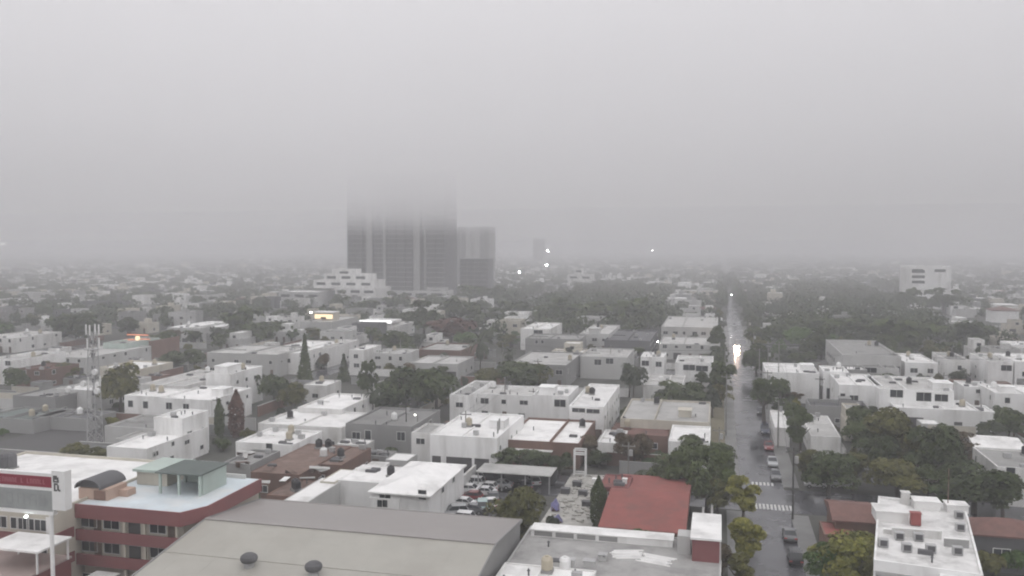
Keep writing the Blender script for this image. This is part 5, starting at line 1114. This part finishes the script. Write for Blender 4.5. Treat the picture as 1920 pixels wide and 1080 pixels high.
# ------------------------------------------------------------------ water tanks and roof clutter
tk = [MB(), MB(), MB()]; tk[0].lathe([(.55,0),(.6,.1),(.6,1.0),(.45,1.25),(.2,1.32)], n=14); tk[1].lathe([(.1,0),(.2,.02),(.22,.1),(.1,.14)], (0,0,1.3), 10); tk[2].box(-.6,.6,-.6,.6,-.3,0)
td = {}
for nm, mm in (('black', 'black_plastic'), ('beige', 'beige_plastic'), ('white', 'paint_w')):
    obs = [tk[0].build('tank', M[mm]), tk[1].build('lid', M[mm]), tk[2].build('plinth', M['concrete'])]; td[nm] = [o.data for o in obs]
    for o in obs: bpy.data.objects.remove(o)
def short(lb): return ' '.join(lb.split()[:9])
r = random.Random(5); used = {}
for (x0, x1, y0, y1, h, lb) in list(TANKSPOTS):
    if y0 > 330 or h > 9 or x1 - x0 < 5: continue
    for k in range(r.choice([0, 1, 1, 2])):
        kd = r.choice(['black', 'black', 'beige', 'white']); k0 = kd if k == 0 else k0; x, y = r.uniform(x0 + 1.2, x1 - 1.2), r.uniform(y0 + (y1 - y0) * .35, y1 - 1.2) if y1 - y0 > 4 else (y0 + y1) / 2
        o = empty('water_tank', (x, y, h + .3)); tag(o, f"{['', 'other '][k]}{kd} water tank on the {short(lb)}" if not (k and kd == k0) else f"second {kd} water tank on the {short(lb)}", 'water tank', 'water tanks on the roofs')
        for n, d in zip(('tank', 'lid', 'plinth'), td[kd]): c = bpy.data.objects.new(n, d); COL.objects.link(c); c.parent = o

for a in ((1705,540,586,44,'broad','dark'),(1735,545,588,48,'broad','dark'),(1768,542,588,46,'broad','dark'),(1795,545,590,40,'broad','dark'),(640,545,580,36,'broad','dark'),(735,548,582,40,'broad','dark'),(690,560,590,46,'broad','dark'),(850,555,600,40,'broad','dark'),(880,565,605,50,'broad','dark'),(890,530,572,50,'broad','dark'),(935,535,572,44,'broad','dark')): T(*a)
# loose tin sheets over the rusty sheds
r = random.Random(64)
for i in range(12):
    px, py = r.uniform(450, 650), r.uniform(842, 918); p = P(px, py, 4.0); o = empty('tin_sheet', (p.x, p.y, 4.0), r.random() * 3); wn, mk = r.choice([('rusty', 'rrust'), ('pale', 'rdirty'), ('grey', 'rgrey'), ('whitish', 'rwhite'), ('rusty', 'rrust')])
    tag(o, unique_label(f'loose {wn} tin sheet lying', px, py), 'tin sheet', 'loose tin sheets'); m = MB(); w_, l_, t_ = r.uniform(.7, 1.6), r.uniform(1.6, 3.2), r.uniform(.0, .5)
    n = 8
    for k in range(n): x = -w_ / 2 + k * w_ / n; z = .28 if k % 2 else .34; m.face([(x, -l_/2, z), (x + w_/n, -l_/2, .62 - z), (x + w_/n, l_/2, .62 - z + t_), (x, l_/2, z + t_)]); m.face([(x, l_/2, z + t_ - .03), (x + w_/n, l_/2, .59 - z + t_), (x + w_/n, -l_/2, .59 - z), (x, -l_/2, z - .03)])
    m.build('sheet', M[mk], o); m = MB(); m.box(-w_/2, w_/2, -l_*.4, -l_*.3, -.1, .24); m.box(-w_/2, w_/2, l_*.3, l_*.4, -.1, .26 + t_ * .85); m.build('batten', M['brown_door'], o)
# ------------------------------------------------------------------ street trees further off, yard sheds, walls, shrubs
r = random.Random(123)
for y in list(np.arange(200, 520, 10.5)):
    for sx in (-.6, 14.2):
        if r.random() < .68: tree(sx + r.uniform(-.8, .8), y + r.uniform(-4, 4), r.uniform(4.2, 6.5), r.uniform(5, 7.5), r.choice(['broad', 'tall', 'broad']), r.choice(['dark', 'dark', 'olive', 'grey']), group='street trees')
def on_street(x0, x1, y0, y1): return any(x0 < b[1] and x1 > b[0] and y0 < b[3] and y1 > b[2] for b in STREETS)
GR = random.Random(404); NB = len(BOX)
for (bx0, bx1, by0, by1) in BOX[:NB]:
    if not 195 < by0 < 470 or bx1 - bx0 > 60: continue
    for k in range(GR.choice([0, 1, 1, 2])):
        x, y = GR.uniform(bx0, bx1), by0 - GR.uniform(1.8, 3.2)
        if any(x - 1 < b[1] and x + 1 > b[0] and y - 1 < b[3] and y + 1 > b[2] for b in BOX) or SX0 - 1 < x < SX1 + 1: continue
        tree(x, y, GR.uniform(3.4, 5.6), GR.uniform(3.2, 5.4), GR.choice(['broad', 'broad', 'open', 'tall']), GR.choice(['dark', 'dark', 'olive', 'grey', 'brown']))
def gap(x, y, g): return not taken(x - g, x + g, y - g, y + g)
SHED = [('brick', 'rrust', 'rusty'), ('grey', 'rgrey', 'grey'), ('white', 'rdirty', 'pale'), ('pale', 'rwhite', 'white'), ('grey', 'rdark', 'dark')]
n1 = n2 = n3 = 0
for k in range(4000):
    y = 112 * math.exp(r.random() * .95); x = r.uniform(-1.0 * y - 20, .34 * y + 6)
    q = proj((x, y, 1.5))
    if not (-40 < q[0] < 1960) or SX0 - 3 < x < SX1 + 3.5 or (CY0 - 2 < y < CY1 + 2 and x > 0) or 262 < y < 271: continue
    if n1 < 64 and k < 900:
        w_, d_ = r.uniform(3, 6), r.uniform(3, 6)
        if not taken(x - .4, x + w_ + .4, y - .4, y + d_ + .4) and not on_street(x, x + w_, y, y + d_) and not any(abs(x + w_/2 - t[0]) < t[2] * .35 + w_/2 and abs(y + d_/2 - t[1]) < t[2] * .35 + d_/2 for t in TREES):
            wk, rk, wn = r.choice(SHED); n1 += 1
            house(unique_label(f'small {wn} roofed yard shed', q[0], q[1]), x, x + w_, y, y + d_, r.uniform(2.3, 3.0), wk, rk, par=.08, name='yard_shed', cat='shed', group='sheds in the yards', doors=[('f', w_/2, 1.2, 2.0, 'brown_door')])
            TANKSPOTS.pop()
    elif n2 < 90 and k < 2200:
        L_ = r.uniform(7, 18); al = r.random() < .5; w_, d_ = (L_, .22) if al else (.22, L_)
        if not taken(x, x + w_, y, y + d_) and not on_street(x - .5, x + w_ + .5, y - .5, y + d_ + .5):
            n2 += 1; wn, mk = r.choice([('white', 'white'), ('pale grey', 'pale'), ('grey', 'grey'), ('cream', 'cream'), ('brown brick', 'brick')]); hw2 = r.uniform(1.9, 2.7)
            o = empty('yard_wall', (x, y, 0)); tag(o, unique_label(f"{wn} yard wall {'along' if not al else 'across'} the plots", q[0], q[1]), 'wall', 'yard walls between the houses')
            m = MB(); m.box(0, w_, 0, d_, 0, hw2); m.build('wall', M[mk], o); m = MB(); m.box(-.04, w_ + .04, -.04, d_ + .04, hw2, hw2 + .08); m.build('coping', M['rdirty'], o); BOX.append((x, x + w_, y, y + d_))
    elif n3 < 170 and gap(x, y, .7) and not on_street(x - 1, x + 1, y - 1, y + 1):
        n3 += 1; tree(x, y, r.uniform(1.8, 4.2), r.uniform(1.4, 3.2), 'shrub', r.choice(['dark', 'olive', 'green', 'grey', 'dark', 'yellow']), lod=0 if y < 150 else 1); TREES.pop()
# ------------------------------------------------------------------ the rest of the suburb
WOOD = [(560,980,600,660,.62),(90,420,640,740,.6),(1485,1770,535,665,.8),(945,1245,540,622,.85),(1245,1345,545,590,.5),(90,275,505,600,.6),(380,560,530,650,.5),(1380,1480,540,640,.7),(1780,1920,580,640,.5),(0,100,590,640,.35),(1130,1350,690,770,.6),(840,960,540,600,.6)]
def wood(px, py):
    for x0, x1, y0, y1, v in WOOD:
        if x0 < px < x1 and y0 < py < y1: return v
    return .48 if py > 600 else .5
WALLS = [('grey', 'grey'), ('pale', 'pale grey'), ('dgrey', 'dark grey'), ('cream', 'cream'), ('white', 'white'), ('white2', 'bright white'), ('pale', 'pale grey'), ('cream', 'cream'), ('grey', 'grey'), ('white', 'white'), ('pale', 'pale grey'), ('white2', 'bright white')]
ROOFS = [('rwhite', 'white'), ('rdirty', 'stained'), ('rgrey', 'concrete'), ('rwhite', 'white'), ('rdark', 'dark'), ('rdirty', 'stained')]
r = random.Random(77); lots = []
y = 150.0
while y < 2600:
    sy = 14.5 if y < 800 else 18; hw_ = .78 * y + 30; x = -(1.06 * y + 70)
    while x < hw_ * .5:
        w_ = r.uniform(6.5, 12.5); lots.append((x + r.uniform(0, 1.5), y + r.uniform(-2, 3), w_, r.uniform(7, sy - 3))); x += w_ + r.uniform(1.2, 4.5)
    y += sy
nh, nt_ = len(TANKSPOTS) + 8, len(TREES); HMAX, TMAX = 292, 292
far_h, far_t = [], []
for (x, y, w_, d_) in lots:
    q = proj((x + w_ / 2, y, 3))
    if not (-90 < q[0] < 2010 and q[1] < 1090): continue
    if taken(x, x + w_, y, y + d_, 1.0) or on_street(x, x + w_, y, y + d_): 
        if y > 180 and not on_street(x, x + w_, y, y + d_) and r.random() < .0: pass
        continue
    wd = wood(q[0], q[1]); wants_trees = r.random() < wd
    if not wants_trees:
        h = r.choice([3.2, 3.4, 3.6, 4.2, 5.8, 6.2]) if y > 230 else r.choice([3.2, 3.4, 3.8]); (wk, wn), (rk, rn) = r.choice(WALLS), r.choice(ROOFS)
        if r.random() < .06: rk, rn, = r.choice([('rred', 'red'), ('rtile', 'brown tiled')])
        if nh < HMAX:
            nh += 1; n_ = 'one-storey' if h < 5 else 'two-storey'; kd = 'hip' if rk == 'rtile' else None
            lb = unique_label(f"{wn} {n_} house, {rn} roof,", q[0], q[1])
            hut = None; u_ = r.random(); a_ = r.uniform(.0, .45) * w_; upper = (a_, a_ + w_ * r.uniform(.4, .55), d_ * r.uniform(.1, .35), d_ - .02, r.uniform(2.2, 2.8)) if u_ < .5 and kd is None and h < 5 else None
            if upper is None and kd is None and u_ > .75: hut = (w_ * .55, w_ * .55 + 2.2, d_ * .4, d_ * .4 + 2.6, 1.9)
            house(lb, x, x + w_, y, y + d_, h, wk, rk, par=r.choice([.3, .5, .8]), group='houses of the suburb', kind=kd, hut=hut, upper=upper, auto=r.randrange(10**6) if y < 420 else None)
            if y >= 420: pass
            if r.random() < .4 and w_ > 10:   # a lower yard room in front
                pass
        else: far_h.append((x, y, w_, d_, h * (1.5 if r.random() < .06 else 1), wk, rk)); BOX.append((x, x + w_, y, y + d_)) if y < 700 else None
    n_t = r.choice([1, 2, 2, 3]) if wants_trees else (r.choice([1, 1, 2]) if r.random() < .7 else 0)
    for k in range(n_t):
        if wants_trees: tx, ty = x + r.uniform(0, w_), y + r.uniform(0, d_)
        else: tx, ty = x + r.uniform(0, w_), y - 2.0
        if taken(tx - 1, tx + 1, ty - 1, ty + 1) or on_street(tx - 1, tx + 1, ty - 1, ty + 1): continue
        big = wants_trees and wd > .7; hh = r.uniform(6, 9.5) * (1.15 if big else .8) if y > 230 else r.uniform(3.0, 5.2); ww = hh * r.uniform(.8, 1.25)
        if nt_ < TMAX: nt_ += 1; tree(tx, ty, ww, hh, r.choice(['broad', 'broad', 'broad', 'tall', 'open']), r.choice(['dark', 'dark', 'olive', 'grey', 'green']))
        else: far_t.append((tx, ty, ww * 1.15, hh))
for yy in np.arange(525, 1010, 7.5):
    for sx in (1.0, 13.2): far_t.append((sx + r.uniform(-1.4, 1.4), yy + r.uniform(-3, 3), r.uniform(5, 8), r.uniform(6, 9)))
for yy in np.arange(722, 900, 9.0): far_t.append((7 + r.uniform(-4, 4), yy, 9, 9))
# everything past those, merged: houses too far to count and the tree cover between them
m = MB(); mats = ['dgrey', 'white', 'white2', 'pale', 'cream', 'grey', 'rwhite', 'rdirty', 'rgrey', 'rdark', 'rred', 'rtile', 'glass']; ix = {k: i for i, k in enumerate(mats)}
for (x, y, w_, d_, h, wk, rk) in far_h:
    m.box(x, x + w_, y, y + d_, 0, h, ix[wk], ix[rk], bottom=False)
    if y < 1100:
        if r.random() < .4: a = w_ * r.uniform(.1, .6); m.box(x + a, x + a + 3, y + d_ * .3, y + d_ * .3 + 4, h, h + 2.1, ix[wk], ix[rk], bottom=False)
        for k in range(int(w_ / 4.5)):
            for z in ([1.0] if h < 5 else [1.0, 4.0]):
                if r.random() < .6: a = x + 1.2 + k * 4.5; m.box(a, a + r.choice([1.2, 2.2]), y - .05, y + .05, z, z + 1.2, ix['glass'], bottom=False)
tag(m.build('distant_suburb', [M[k] for k in mats]), kind='stuff')
if far_t:
    Cs, Ns, Ss = [], [], []; g = np.random.default_rng(3)
    for (x, y, ww, hh) in far_t:
        n = 130 if y < 700 else 60 if y < 1300 else 26; s0 = {130: .85, 60: 1.3, 26: 2.1}[n]
        u = g.normal(size=(n, 3)); u /= np.linalg.norm(u, axis=1, keepdims=True); rad = (.55 + .5 * g.random(n) ** .6)[:, None]; bump = (1 + .22 * np.sin(u[:, 0] * 5 + x) * np.cos(u[:, 1] * 4 + y))[:, None]
        Cs.append(np.array([x, y, hh * .58]) + u * rad * bump * np.array([ww / 2, ww / 2, hh * .42])); Ns.append(u + g.normal(size=(n, 3)) * .4 + np.array([0, 0, .4])); Ss.append(s0 * (.7 + .6 * g.random(n)))
    me = quads_mesh('distant_trees', np.concatenate(Cs), np.concatenate(Ns), np.concatenate(Ss), [LEAF['dark']]); o = bpy.data.objects.new('distant_woods', me); COL.objects.link(o); tag(o, kind='stuff')
print('HOUSES', nh, 'TREES', nt_, 'FAR', len(far_h), len(far_t), 'OBJECTS', len(bpy.data.objects))
